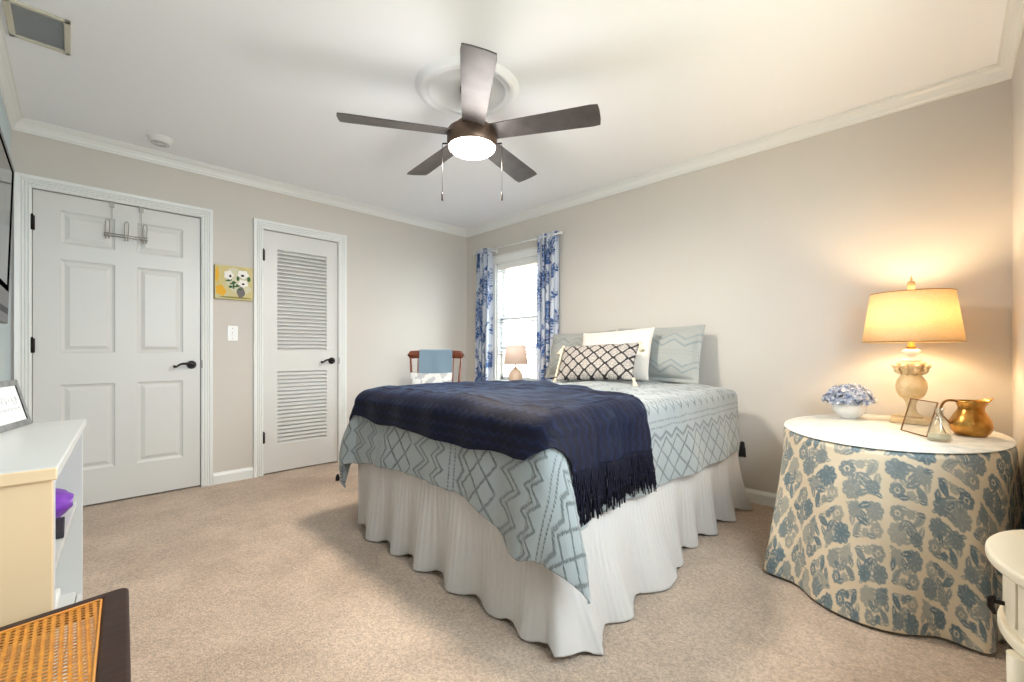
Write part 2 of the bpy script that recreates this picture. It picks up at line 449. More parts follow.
# little flower canvas
pc = thing('canvas_painting', 'small yellow canvas painting of white anemones in a pot beside the panelled door', 'painting', (.890, YB-.015, 1.43))
px0, px1, pz0, pz1, py = .762, 1.020, 1.432, 1.694, YB-.034
MB().box(px0, px1, py, YB-.001, pz0, pz1).build('canvas', mat('painted canvas', (196, 188, 150), .7, var=(9, (206, 186, 120))), pc, bevel=.002)
def disc(b, x, z, rx, rz, y, n=20, wob=0, k=5, ph=0):
    P = [(x+rx*(1+wob*math.cos(k*2*PI*i/n+ph))*math.cos(2*PI*i/n), z+rz*(1+wob*math.cos(k*2*PI*i/n+ph))*math.sin(2*PI*i/n)) for i in range(n)]
    b._add([(p, y, q) for p, q in P]+[(p, y+.0015, q) for p, q in P], [tuple(range(n-1,-1,-1))]+[(i,(i+1)%n,n+(i+1)%n,n+i) for i in range(n)], False)
def art(name, col, items):
    m_ = mat(name+' paint', col, .7)
    for it in items:
        b = MB(); disc(b, *it); b.build(name, m_, pc)
y_ = py-.0012
art('yellow_brushwork', (226, 170, 40), [(.795, 1.50, .028, .040, y_, 18, .15), (.812, 1.49, .022, .034, y_-.0003, 14, .2), (.776, 1.62, .012, .06, y_, 14, .2)])
art('pale_background', (206, 200, 168), [(.90, 1.60, .075, .08, y_, 24, .08, 3), (.935, 1.52, .07, .05, y_-.0002, 20, .1, 4)])
art('green_leaf', (52, 92, 48), [(.845+.014*i, 1.575-.010*i+.02*(i % 2), .013, .006+.006*(i % 2), y_-.0022-.0001*i, 12, .1, 2) for i in range(7)] + [(.885, 1.535, .007, .022, y_-.0032, 12), (.865, 1.53, .013, .010, y_-.0033, 12), (.99, 1.60, .012, .02, y_-.0034, 12), (.915, 1.60, .01, .02, y_-.0035, 12)])
art('flowerpot', (110, 105, 100), [(.935, 1.492, .028, .044, y_-.0024, 16, .10, 4, .8)])
art('white_flower', (236, 230, 222), [(.852, 1.620, .032, .034, y_-.005, 26, .12), (.950, 1.634, .038, .031, y_-.005, 26, .12, 5, 1), (.950, 1.562, .035, .028, y_-.0052, 26, .12, 5, 2)])
art('flower_centre', (30, 26, 34), [(.862, 1.612, .008, .011, y_-.007, 12), (.946, 1.624, .012, .009, y_-.007, 12), (.950, 1.558, .010, .008, y_-.0072, 12)])
art('table_edge_stroke', (130, 128, 50), [(.90, 1.448, .11, .006, y_-.0021, 18)])

# light switch
sw = thing('light_switch', 'white toggle light switch plate on the wall below the small painting', 'light switch', (.886, YB-.003, 1.105))
MB().box(.850, .922, YB-.006, YB-.0005, 1.108, 1.226).build('plate', M['whiteplastic'], sw, bevel=.002)
MB().box(.880, .892, YB-.008, YB-.005, 1.150, 1.184).box(.882, .890, YB-.016, YB-.006, 1.164, 1.176).build('toggle', M['whiteplastic'], sw, bevel=.001)
for z in (1.128, 1.206): MB().cyl((.886, YB-.0055, z), (.886, YB-.0075, z), .0035, n=10).build('screw', M['nickel'], sw)

# ------------------------------------------------------------------ window
w1 = thing('window_1', 'white double hung window with horizontal bars', 'window', (XR, 3.15, WZ0)); w1['kind'] = 'structure'
b = MB(); cw = .07
b.box(XR-.018, XR, WY0-cw, WY0, WZ0-.02, WZ1); b.box(XR-.018, XR, WY1, WY1+cw, WZ0-.02, WZ1); b.box(XR-.020, XR, WY0-cw-.01, WY1+cw+.01, WZ1, WZ1+.07)
b.box(XR-.03, XR, WY0-cw-.015, WY1+cw+.015, WZ1+.07, WZ1+.082)
b.build('window_casing', M['trim'], w1, bevel=.003)
MB().box(XR-.045, XR+.08, WY0-cw-.02, WY1+cw+.02, WZ0-.025, WZ0).box(XR-.016, XR, WY0-cw, WY1+cw, WZ0-.085, WZ0-.025).build('window_sill', M['trim'], w1, bevel=.004)
b = MB(); x0, x1 = XR+.02, XR+.115; j = .022
b.box(x0-.02, x1, WY0, WY0+j, WZ0, WZ1); b.box(x0-.02, x1, WY1-j, WY1, WZ0, WZ1); b.box(x0-.02, x1, WY0, WY1, WZ1-j, WZ1)
b.build('window_frame', M['trim'], w1)
def sash(z0, z1, xs, mz):
    a, c, w = WY0+j, WY1-j, .036; b = MB()
    b.box(xs, xs+.03, a, a+w, z0, z1); b.box(xs, xs+.03, c-w, c, z0, z1); b.box(xs, xs+.03, a, c, z0, z0+w); b.box(xs, xs+.03, a, c, z1-w, z1)
    b.box(xs+.006, xs+.024, a, c, mz-.014, mz+.014)
    f = b.build('sash', M['trim'], w1, bevel=.003)
    MB().box(xs+.013, xs+.016, a+w*.5, c-w*.5, z0+w*.5, z1-w*.5).build('pane', glass('clear window glass'), f)
sash(WZ0, 1.40, XR+.045, 1.065); sash(1.37, WZ1-j, XR+.078, 1.62)
# blind
bl = thing('window_blind', 'white slatted blind hanging open in the window recess', 'blind', (XR+.02, 3.15, WZ0+.04))
MB().box(XR+.004, XR+.040, WY0+j, WY1-j, WZ1-j-.045, WZ1-j-.001).build('head_rail', M['whiteplastic'], bl, bevel=.003)
b = MB(); mslat = mat('white blind slat', (220, 226, 234), .5)
z = WZ1-.09
while z > 1.02:
    b.hexa([(XR-.002, WY0+j+.004, z-.011), (XR+.040, WY0+j+.004, z+.009), (XR+.040, WY1-j-.004, z+.009), (XR-.002, WY1-j-.004, z-.011)],
           [(XR-.002, WY0+j+.004, z-.0085), (XR+.040, WY0+j+.004, z+.0115), (XR+.040, WY1-j-.004, z+.0115), (XR-.002, WY1-j-.004, z-.0085)])
    z -= .050
b.build('slats', mslat, bl)
MB().box(XR, XR+.038, WY0+j+.004, WY1-j-.004, .985, 1.0).build('bottom_rail', M['whiteplastic'], bl, bevel=.002)
b = MB()
for y in (2.90, 3.15, 3.40):
    b.cyl((XR-.004, y, .99), (XR-.004, y, WZ1-.06), .0012, n=6); b.cyl((XR+.042, y, .99), (XR+.042, y, WZ1-.06), .0012, n=6)
b.build('ladder_cords', M['whiteplastic'], bl)

# curtains
rod = thing('curtain_rod', 'slim white curtain rod above the window', 'curtain rod', (XR-.07, 3.17, 2.10))
MB().cyl((XR-.07, 2.55, 2.125), (XR-.07, 3.78, 2.125), .008, n=14).build('pole', M['whiteplastic'], rod)
for y in (2.545, 3.785): MB().ball((XR-.07, y, 2.125), .014, 10).build('finial', M['whiteplastic'], rod)
for y in (2.86, 3.49): MB().box(XR-.078, XR-.0005, y-.006, y+.006, 2.108, 2.120).box(XR-.006, XR-.0005, y-.012, y+.012, 2.095, 2.14).build('bracket', M['whiteplastic'], rod)
mcur = mat('white cotton with blue leaf print', (228, 232, 240), .8, pat=(30, 62, 128), patvar=(6, (92, 134, 196)), trans=.35, bump=(400, .15, .001))
def curtain(y0, y1, seed, label):
    rs = random.Random(seed); flatw = .44; H = 2.12
    ra = Raster(0, 0, flatw, H, .003)
    for i in range(60):
        # a sprig: curved stem with paired leaves
        x = rs.random()*flatw; z = rs.random()*H; a = R(rs.choice([60, 75, 100, 120, 250, 290])); L = rs.uniform(.14, .24)
        pts = []
        for k in range(9):
            t = k/8; pts.append((x+math.cos(a)*L*t, z+math.sin(a)*L*t)); a += rs.uniform(-.10, .14)
        ra.stroke(pts, .005, .8)
        for k in range(1, 9):
            for sgn in (-1, 1):
                aa = a+sgn*R(50); l = rs.uniform(.030, .050)
                ra.leaf(pts[k][0]+math.cos(aa)*l*.5, pts[k][1]+math.sin(aa)*l*.5, aa, l, l*.48, rs.choice([1, 1, .75, .45]))
    for i in range(14):
        ra.flower(rs.random()*flatw, rs.random()*H, rs.uniform(.014, .026), 5, rs.random(), rs.choice([.5, .8]))
    nu, nz = 170, 420
    U, Z = np.meshgrid(np.linspace(0, 1, nu), np.linspace(0, 1, nz), indexing='ij')
    ph = seed*1.3; k = 4
    wave = np.sin(2*PI*k*U+ph+.5*np.sin(3*Z+seed))
    amp = .022+.012*Z
    X = (XR-.07)-wave*amp+.006*np.sin(9*U+5*Z)
    spread = 1+.10*Z*0+.03*np.sin(4*Z+seed)
    Y = (y0+y1)/2+(U-.5)*(y1-y0)*spread+.010*np.sin(4*PI*k*U+ph)
    ZZ = 2.155-H*Z*.99
    X += np.where(ZZ > 2.10, .3*(XR-.07-X), 0)
    pat = ra.sample(U*flatw, (1-Z)*H)
    o = gridmesh(np.stack([X, Y, ZZ], -1)).build('curtain', mcur, solid=.002, pat=pat.reshape(-1), at=(XR-.07, (y0+y1)/2, ZZ.min()))
    tag(o, label, 'curtain', 'blue leaf print curtains')
curtain(2.600, 2.835, 3, 'blue leaf print curtain on the right of the window, beside the bed pillows')
curtain(3.525, 3.755, 8, 'blue leaf print curtain on the left of the window, nearest the room corner')

w2 = thing('added_window', 'wide white framed window added in the unseen near wall to brighten the room', 'window', (1.25, YF, VZ0)); w2['kind'] = 'structure'  # added out of view to fill the room with daylight
b = MB(); b.box(VX0-.07, VX0, YF, YF+.018, VZ0-.02, VZ1); b.box(VX1, VX1+.07, YF, YF+.018, VZ0-.02, VZ1); b.box(VX0-.08, VX1+.08, YF, YF+.02, VZ1, VZ1+.07); b.box(VX0-.07, VX1+.07, YF, YF+.02, VZ0-.09, VZ0-.02)
b.build('window_casing', M['trim'], w2, bevel=.003)
MB().box(VX0-.08, VX1+.08, YF-.08, YF+.04, VZ0-.02, VZ0).build('window_sill', M['trim'], w2, bevel=.004)
for a, c in ((VX0, 1.25), (1.25, VX1)):
    b = MB(); b.box(a, a+.04, YF-.09, YF-.05, VZ0, VZ1); b.box(c-.04, c, YF-.09, YF-.05, VZ0, VZ1); b.box(a, c, YF-.09, YF-.05, VZ0, VZ0+.04); b.box(a, c, YF-.09, YF-.05, VZ1-.04, VZ1)
    f = b.build('sash', M['trim'], w2, bevel=.003)
    MB().box(a+.03, c-.03, YF-.072, YF-.069, VZ0+.03, VZ1-.03).build('pane', bpy.data.materials['clear window glass'], f)

# neighbour's house outside
hs = thing('neighbour_house', 'pale sunlit house with lap siding seen through the window', 'house', (9, 5, -1.2))
b = MB()
for i in range(24):
    z = -.3+i*.16-.9
    b.hexa([(9.0, 0, z), (9.2, 0, z), (9.2, 11, z), (9.0, 11, z)], [(9.02, 0, z+.16), (9.2, 0, z+.16), (9.2, 11, z+.16), (9.02, 11, z+.16)])
b.build('siding', mat('peach brick siding', (226, 200, 176), .8, var=(6, (214, 184, 160))), hs)
b = MB(); b.prism([(8.6, 2.64), (11.0, 4.2), (11.0, 4.3), (8.6, 2.74)], -.3, 11.3, Matrix(((1,0,0,0),(0,0,1,0),(0,1,0,0),(0,0,0,1))))
b.build('roof', mat('grey shingles', (140, 138, 140), .9, var=(20, (110, 108, 110))), hs)
b = MB().box(8.97, 9.0, 5.6, 6.6, .6, 1.9); fr = b.build('window', M['trim'], hs, bevel=.01)
MB().box(8.955, 8.972, 5.68, 6.52, .68, 1.82).build('pane', M['screen'], fr)
tag(MB().box(-12, 30, -14, 20, -1.25, -1.2).build('lawn', mat('dry pale grass', (186, 172, 148), .95, var=(3, (170, 160, 130)))), 'pale dry lawn outside the window', 'lawn', kind='structure')

# ------------------------------------------------------------------ ceiling fittings
FX, FY = 1.512, 1.815
prof = [(.06, -.004), (.10, -.010), (.115, -.006), (.195, -.004), (.200, -.014), (.210, -.019), (.222, -.012), (.232, -.020), (.246, -.024), (.258, -.018), (.264, -.010), (.275, -.008), (.280, 0)]
tag(MB().lathe([(.0005, -.004)]+prof, (1.51, 1.85, ZC), 96).build('ceiling_medallion', M['ceiling'], at=(1.51, 1.85, ZC-.02)), 'round white moulded ceiling medallion above the fan', 'ceiling medallion')
fan = thing('ceiling_fan', 'five blade ceiling fan with lit round glass light', 'ceiling fan', (FX, FY, 2.08))
mfan = mat('bronze fan metal', (104, 84, 72), .38, .7)
mblade = mat('grey brown fan blade', (92, 86, 84), .38, .35, var=(14, (80, 74, 72), (1, 1, 1)))
MB().lathe([(.001, 0), (.064, 0), (.066, -.012), (.058, -.040), (.030, -.060), (.014, -.066), (.001, -.066)], (FX, FY, ZC-.006), 36).build('canopy', mfan, fan)
MB().cyl((FX, FY, 2.27), (FX, FY, 2.39), .012, n=18).build('downrod', mfan, fan)
MB().lathe([(.001, 2.275), (.030, 2.272), (.060, 2.262), (.085, 2.240), (.095, 2.215), (.128, 2.205), (.134, 2.195), (.134, 2.135), (.129, 2.122), (.126, 2.116)], (FX, FY, 0), 56).build('motor_housing', mfan, fan)
mdome = emit('lit frosted glass', (255, 244, 225), 14)
MB().lathe([(.126, 2.120), (.122, 2.110), (.108, 2.098), (.080, 2.088), (.045, 2.083), (.001, 2.081)], (FX, FY, 0), 48).build('glass_light', mdome, fan)
def blade(deg, first=None):
    a = R(deg); b = MB()
    r0, r1, w0, w1_ = .10, .672, .115, .150
    out = []
    n = 16
    up = []
    for i in range(n+1):
        r = r0+(r1-r0)*i/n; w = (w0+(w1_-w0)*i/n)/2
        e = (r1-r)
        if e < .03: w -= .005*(1-e/.03)**2
        up.append((r, w))
    poly = [(r, w) for r, w in up]+[(r1+.003, w1_*.36), (r1+.006, w1_*.2), (r1+.006, -w1_*.2), (r1+.003, -w1_*.36)]+[(r, -w) for r, w in reversed(up)]
    Mx = Matrix.Translation((FX, FY, 2.188)) @ Matrix.Rotation(a, 4, 'Z') @ Matrix.Rotation(R(-12), 4, 'X')
    b.prism(poly, -.003, .003, Mx)
    return b.build('fan_blade', mblade, fan, bevel=.0015)
for dg in (150, 232.5, 298, 16.5, 83): blade(dg)
for k, (sx, sy) in enumerate(((-.707, .707), (.707, -.707))):
    cx, cy = FX+sx*.160, FY+sy*.160; b = MB()
    b.cyl((cx-sx*.03, cy-sy*.03, 2.14), (cx, cy, 2.14), .004, n=8)
    b.cyl((cx, cy, 2.14), (cx, cy, 1.875), .0014, n=6)
    pcn = b.build('pull_chain', M['bronze'], fan)
    MB().lathe([(.001, 1.900), (.004, 1.893), (.005, 1.880), (.0055, 1.855), (.001, 1.850)], (cx, cy, -.02), 12).build('chain_pull', M['bronze'], pcn)
L = bpy.data.lights.new('fan_light', 'AREA'); L.shape = 'DISK'; L.size = .22; L.energy = FAN_W; L.color = (1, .90, .78)
lo = bpy.data.objects.new('fan_light', L); C.objects.link(lo); lo.location = (FX, FY, 2.076)
L = bpy.data.lights.new('fan_glow', 'POINT'); L.energy = FAN_GLOW_W; L.color = (1, .97, .95); L.shadow_soft_size = .19
lo = bpy.data.objects.new('fan_glow', L); C.objects.link(lo); lo.location = (FX, FY, 1.94)

sd = thing('smoke_detector', 'round white smoke detector on the ceiling above the panelled door', 'smoke detector', (.404, 3.706, ZC-.04))
MB().lathe([(.001, ZC-.040), (.030, ZC-.040), (.048, ZC-.036), (.060, ZC-.024), (.064, ZC-.008), (.070, ZC-.006), (.070, ZC-.0005)], (.404, 3.706, 0), 40).build('housing', M['whiteplastic'], sd)
b = MB()
for q in (.022, .034, .046): b.tube([(.404+q*math.cos(t*2*PI/32), 3.706+q*math.sin(t*2*PI/32), ZC-.0400+.03*max(0, q-.03)) for t in range(32)], .0012, 6, True)
b.build('vent_rings', M['greyplastic'], sd)

vt = thing('air_vent', 'grey mesh air vent in a beige frame on the ceiling corner', 'vent', (-.11, 2.82, ZC-.01))
b = MB(); vx0, vx1, vy0, vy1 = -.205, -.010, 2.665, 2.965
fw = .022
b.box(vx0, vx1, vy0, vy0+fw, ZC-.010, ZC-.0005); b.box(vx0, vx1, vy1-fw, vy1, ZC-.010, ZC-.0005); b.box(vx0, vx0+fw, vy0, vy1, ZC-.010, ZC-.0005); b.box(vx1-fw, vx1, vy0, vy1, ZC-.010, ZC-.0005)
b.build('frame', mat('beige vent paint', (206, 202, 186), .5), vt, bevel=.003)
b = MB(); mv = mat('grey vent mesh', (176, 180, 184), .6)
for i in range(22):
    y = vy0+fw+(vy1-vy0-2*fw)*(i+.5)/22
    b.hexa([(vx0+fw, y-.004, ZC-.006), (vx1-fw, y-.004, ZC-.006), (vx1-fw, y+.004, ZC-.003), (vx0+fw, y+.004, ZC-.003)], [(vx0+fw, y-.004, ZC-.0045), (vx1-fw, y-.004, ZC-.0045), (vx1-fw, y+.004, ZC-.0015), (vx0+fw, y+.004, ZC-.0015)])
b.build('grille', mv, vt)
MB().box(vx0+.01, vx1-.01, vy0+.01, vy1-.01, ZC-.0018, ZC-.0006).build('backing', mv, vt)

# ------------------------------------------------------------------ television on the left wall
tv = thing('television', 'wall mounted black screen television with grey surround by the panelled door', 'television', (XL+.03, 2.95, 1.28))
ty0, ty1 = 2.45, 3.43
def tvx(z): return -.237+.019*(z-1.30)/.65
def slab(b, y0, y1, z0, z1, d0, d1):
    b.hexa([(tvx(z0)+d0, y0, z0), (tvx(z0)+d1, y0, z0), (tvx(z0)+d1, y1, z0), (tvx(z0)+d0, y1, z0)], [(tvx(z1)+d0, y0, z1), (tvx(z1)+d1, y0, z1), (tvx(z1)+d1, y1, z1), (tvx(z1)+d0, y1, z1)])
    return b
slab(MB(), ty0, ty1, 1.165, 1.965, -.025, 0).build('casing', M['greyplastic'], tv, bevel=.003)
slab(MB(), ty0+.02, ty1-.05, 1.325, 1.935, .0003, .0015).build('bezel', mat('matte black bezel', (6, 6, 7), 1, spec=0), tv)
slab(MB(), ty0+.10, ty1-.155, 1.35, 1.905, .0018, .0025).build('screen', M['screen'], tv)
MB().box(XL+.001, XL+.02, 2.8, 3.1, 1.5, 1.7).build('wall_mount', M['black'], tv)
slab(MB(), ty0+.03, ty1-.03, 1.212, 1.242, .0003, .001).build('speaker_slot', mat('dark grey grille', (62, 66, 70), .6, spec=.2), tv)

# ------------------------------------------------------------------ dresser / open bookcase at left
mdw = mat('white cabinet paint', (204, 205, 203), .3)
mcream = mat('cabinet paint tinted by warm light', (230, 200, 160), .45)  # cream tint puts warm hall light into the end panel colour
dr = thing('open_cabinet', 'white open-shelved cabinet with an end panel tinted for warm hall light against the left wall', 'cabinet', (-.035, 1.500, 0), R(-3.6))
dw, dl, dh = .222, .965, .75
def dbox(b, x0, x1, y0, y1, z0, z1): return b.box(x0, x1, y0, y1, z0, z1)
MB().box(-dw, .010, -.012, dl+.008, dh-.026, dh).build('top', mdw, dr, local=True, bevel=.004)
MB().box(-dw, .008, -.018, -.0125, dh-.030, dh-.001).build('top_edge', mcream, dr, local=True, bevel=.003)
MB().box(-dw, -.001, 0, .018, 0, dh-.0265).build('end_panel', mcream, dr, local=True, bevel=.002)
MB().box(-dw, 0, dl-.022, dl, 0, dh-.0265).build('side_panel', mdw, dr, local=True, bevel=.002)
MB().box(-dw, -dw+.008, .019, dl-.023, 0, dh-.0265).build('back_panel', mdw, dr, local=True)
MB().box(-.0165, 0, .0185, .05, 0, dh-.0265).box(-.0165, 0, .051, dl-.0225, .0, .06).box(-.0165, 0, .051, dl-.0225, dh-.05, dh-.0265).build('face_frame', mdw, dr, local=True, bevel=.002)
MB().box(-dw+.009, -.018, .0185, dl-.0225, .41, .428).build('shelf', mdw, dr, local=True, bevel=.001)
MB().box(-dw+.009, -.018, .0185, dl-.0225, .06, .075).build('bottom_shelf', mdw, dr, local=True, bevel=.001)
def drw(x, y, z):
    a = R(-3.6); return (-.035+x*math.cos(a)-y*math.sin(a), 1.5+x*math.sin(a)+y*math.cos(a), z)
# purple pouch, small bits on the shelf
def blob(nx, sx, sy, sz, seed, pinch=0):
    th, ph = np.meshgrid(np.linspace(0, 2*PI, nx, endpoint=False), np.linspace(0.02, PI-.02, nx//2), indexing='ij')
    r = 1+.10*smoothnoise(th*.5+np.cos(ph), ph, 1.2, seed)*np.sin(ph)
    return np.stack([sx*r*np.sin(ph)*np.cos(th), sy*r*np.sin(ph)*np.sin(th), sz*r*np.cos(ph)], -1)
p = drw(-.075, .76, .43)
pr = thing('purple_pouch', 'purple zipped pouch on the cabinet shelf', 'pouch', p, R(-8))
P = blob(40, .058, .125, .050, 4); P[..., 2] = np.maximum(P[..., 2], -.045)+.0457
gridmesh(P, wrap=True).build('pouch_body', mat('purple nylon', (120, 48, 178), .4, var=(20, (95, 35, 150))), pr, local=True)
MB().tube([(.055*math.sin(t), .115*math.cos(t), .050) for t in np.linspace(.15, PI-.15, 16)], .0035, 6).build('zip', mat('lilac zip', (180, 140, 215), .4), pr, local=True)
p = drw(-.06, .88, .43)
tag(MB().lathe([(.001, 0), (.03, 0), (.034, .06), (.030, .062), (.028, .01), (.001, .008)], (p[0]-.07, p[1]+.018, .4285), 24).build('glass_tumbler', glass('tumbler glass', (240, 248, 240), 1, .06)), 'small glass tumbler behind the purple pouch', 'glass')
bl_ = thing('hair_clip', 'orange and dark hair clip lying on top of the purple pouch', 'hair clip', drw(-.075, .74, .524))
MB().tube([(0, -.03, .006), (0, -.01, .018), (0, .012, .020), (0, .03, .008)], [.004, .008, .008, .004], 8).build('clasp', mat('orange plastic', (190, 110, 60), .4), bl_, local=True)
MB().tube([(.006, -.02, .022), (.01, 0, .034), (.006, .02, .024)], [.003, .005, .003], 8).build('spring', M['black'], bl_, local=True)
p = drw(-.07, .60, .429)
tag(MB().box(p[0]-.05, p[0]+.045, p[1]-.11, p[1]+.06, .4285, .452).build('notebook', mat('dark cover', (40, 38, 44), .6), bevel=.003), 'dark notebook lying beside the purple pouch on the shelf', 'notebook')
ps = thing('power_strip', 'white power strip with two plugs on the bottom shelf', 'power strip', drw(-.09, .80, .0755), R(-3.6))
MB().box(-.03, .03, -.12, .13, 0, .035).build('strip_body', M['whiteplastic'], ps, local=True, bevel=.004)
for y in (-.05, .06):
    q = MB().box(-.02, .02, y-.028, y+.028, .0355, .085).build('plug', M['whiteplastic'], ps, local=True, bevel=.006)
    MB().box(.0205, .022, y-.010, y+.010, .052, .066).build('port', M['greyplastic'], q, local=True)

# framed print on the cabinet
fx, fy = -.110, 2.452; ang = math.atan2(.226, .064)
fp = thing('picture_frame', 'silver grey framed print leaning back on the white cabinet', 'picture frame', (fx, fy, dh+.001), ang+PI)
# local +x runs toward the camera side along the frame foot, +y toward the room? lean toward -y local
fwid, fht, fl = .30, .172, R(14)
Tm = Matrix.Rotation(fl, 4, 'X')
def fb(b, x0, x1, z0, z1, y0, y1):
    vs = [Tm @ Vector(v) for v in ((x0,y0,z0),(x1,y0,z0),(x1,y1,z0),(x0,y1,z0),(x0,y0,z1),(x1,y0,z1),(x1,y1,z1),(x0,y1,z1))]
    return b.hexa(vs[:4], vs[4:])
mfr = mat('brushed silver frame', (150, 152, 152), .4, .3, var=(30, (120, 122, 122)))
b = MB(); w = .022
fb(b, 0, fwid, 0, w, -.012, 0); fb(b, 0, fwid, fht-w, fht, -.012, 0); fb(b, 0, w, w, fht-w, -.012, 0); fb(b, fwid-w, fwid, w, fht-w, -.012, 0)
b.build('frame_moulding', mfr, fp, local=True, bevel=.002)
b = MB(); fb(b, w, w+.004, w, fht-w, -.0025, -.0005); b.build('inner_liner', M['black'], fp, local=True)
b = MB(); fb(b, w*.5, fwid-w*.5, w*.5, fht-w*.5, -.010, -.006); b.build('backing', M['black'], fp, local=True)
b = MB(); fb(b, w, fwid-w, w, fht-w, -.0055, -.003); b.build('print_sheet', mat('white paper', (232, 233, 234), .5), fp, local=True)
b = MB()
for row, (z0, amp, n) in enumerate(((.098, .016, 46), (.068, .006, 60))):
    pts = [Tm @ Vector((.045+.19*i/n+.006*math.sin(i*1.1), -.0025, z0+amp*math.sin(i*.9)*(.6+.4*math.sin(i*.37)))) for i in range(n)]
    b.tube(pts, .0008, 5)
b.build('script_lettering', mat('grey ink', (186, 188, 190), .6), fp, local=True)
b = MB(); fb(b, fwid*.4, fwid*.6, .01, .12, -.014, -.0125); b.build('easel_back', M['black'], fp, local=True)

# ------------------------------------------------------------------ cane stool
def cane_mat():
    m = mat('woven cane', (214, 142, 48), .35, var=(60, (190, 118, 36)))
    nt = m.node_tree; b = nt.nodes['Principled BSDF']
    tc = N(nt, 'ShaderNodeTexCoord'); sp = N(nt, 'ShaderNodeSeparateXYZ'); nt.links.new(tc.outputs['Object'], sp.inputs[0])
    def mth(op, a, bb=None, c=None):
        n = N(nt, 'ShaderNodeMath', operation=op)
        for i, v in enumerate((a, bb, c)):
            if v is None: continue
            if isinstance(v, (int, float)): n.inputs[i].default_value = v
            else: nt.links.new(v, n.inputs[i])
        return n.outputs[0]
    p = .0125
    sx = mth('DIVIDE', sp.outputs[0], p); sy = mth('DIVIDE', sp.outputs[1], p)
    def hole(ox):
        a = mth('SUBTRACT', mth('FRACT', mth('ADD', sx, ox)), .5); c = mth('SUBTRACT', mth('FRACT', mth('ADD', sy, ox)), .5)
        d = mth('SQRT', mth('ADD', mth('MULTIPLY', a, a), mth('MULTIPLY', c, c)))
        return d
    d1_ = hole(0.0); 
    m1 = mth('LESS_THAN', d1_, .34)
    rib = mth('MULTIPLY', mth('ABSOLUTE', mth('SINE', mth('MULTIPLY', sx, PI*2))), mth('ABSOLUTE', mth('SINE', mth('MULTIPLY', sy, PI*2))))
    bp = N(nt, 'ShaderNodeBump'); bp.inputs['Strength'].default_value = .4; bp.inputs['Distance'].default_value = .001
    nt.links.new(rib, bp.inputs['Height']); nt.links.new(bp.outputs[0], b.inputs['Normal'])
    tr = N(nt, 'ShaderNodeBsdfTransparent'); ms = N(nt, 'ShaderNodeMixShader')
    nt.links.new(m1, ms.inputs[0]); nt.links.new(b.outputs[0], ms.inputs[1]); nt.links.new(tr.outputs[0], ms.inputs[2])
    nt.links.new(ms.outputs[0], nt.nodes['Material Output'].inputs[0])
    return m
mdark = mat('dark walnut', (56, 36, 29), .45, var=(18, (42, 27, 22), (1, 6, 1)), spec=.3)
st = thing('cane_stool', 'dark walnut stool with woven cane seat in the near left corner', 'stool', (-.08, 1.16, 0))
def rpoly(cs, r, n=6):
    out = []
    for i, c in enumerate(cs):
        c = Vector(c); p = Vector(cs[i-1]); q = Vector(cs[(i+1) % len(cs)])
        a = (p-c).normalized()*r+c; bb = (q-c).normalized()*r+c
        for k in range(n+1):
            t = k/n; out.append(tuple(a*(1-t)**2+c*2*t*(1-t)+bb*t*t))
    return out
oc = [(-.252, .94), (.066, .94), (.093, 1.392), (-.255, 1.345)]
ic = [(-.21, .985), (.0225, .985), (.046, 1.362), (-.21, 1.328)]
op = rpoly(oc, .022); ip = rpoly(ic, .004)
n = len(op); vs = []
for z in (.425, .462): vs += [(x, y, z) for x, y in op]
for z in (.425, .462): vs += [(x, y, z) for x, y in ip]
fs = []
for i in range(n):
    k = (i+1) % n
    fs += [(i, k, n+k, n+i), (2*n+k, 2*n+i, 3*n+i, 3*n+k), (n+i, n+k, 3*n+k, 3*n+i), (k, i, 2*n+i, 2*n+k)]
MB()._add(vs, fs, False).build('seat_frame', mdark, st, bevel=.006, seg=3)
mb = MB(); mb.prism(ip, .4575, .4595); mb.build('cane_seat', cane_mat(), st)
spl = MB().tube([(x, y, .4605) for x, y in rpoly([(-.207, .988), (.020, .988), (.0435, 1.3585), (-.207, 1.325)], .006)], .0022, 8, True).build('cane_binding', mat('cane edging', (206, 138, 60), .4), st)
for (x, y) in ((-.225, .97), (.04, .97), (.06, 1.355), (-.225, 1.315)):
    MB().lathe([(.001, 0), (.012, 0), (.014, .02), (.017, .2), (.013, .26), (.019, .30), (.019, .424), (.001, .424)], (x, y, 0), 16).build('leg', mdark, st)
MB().cyl((-.225, .97, .16), (-.225, 1.315, .16), .008, n=12).cyl((.04, .97, .16), (.06, 1.355, .16), .008, n=12).cyl((-.225, 1.14, .16), (.05, 1.16, .16), .008, n=12).build('stretcher', mdark, st)

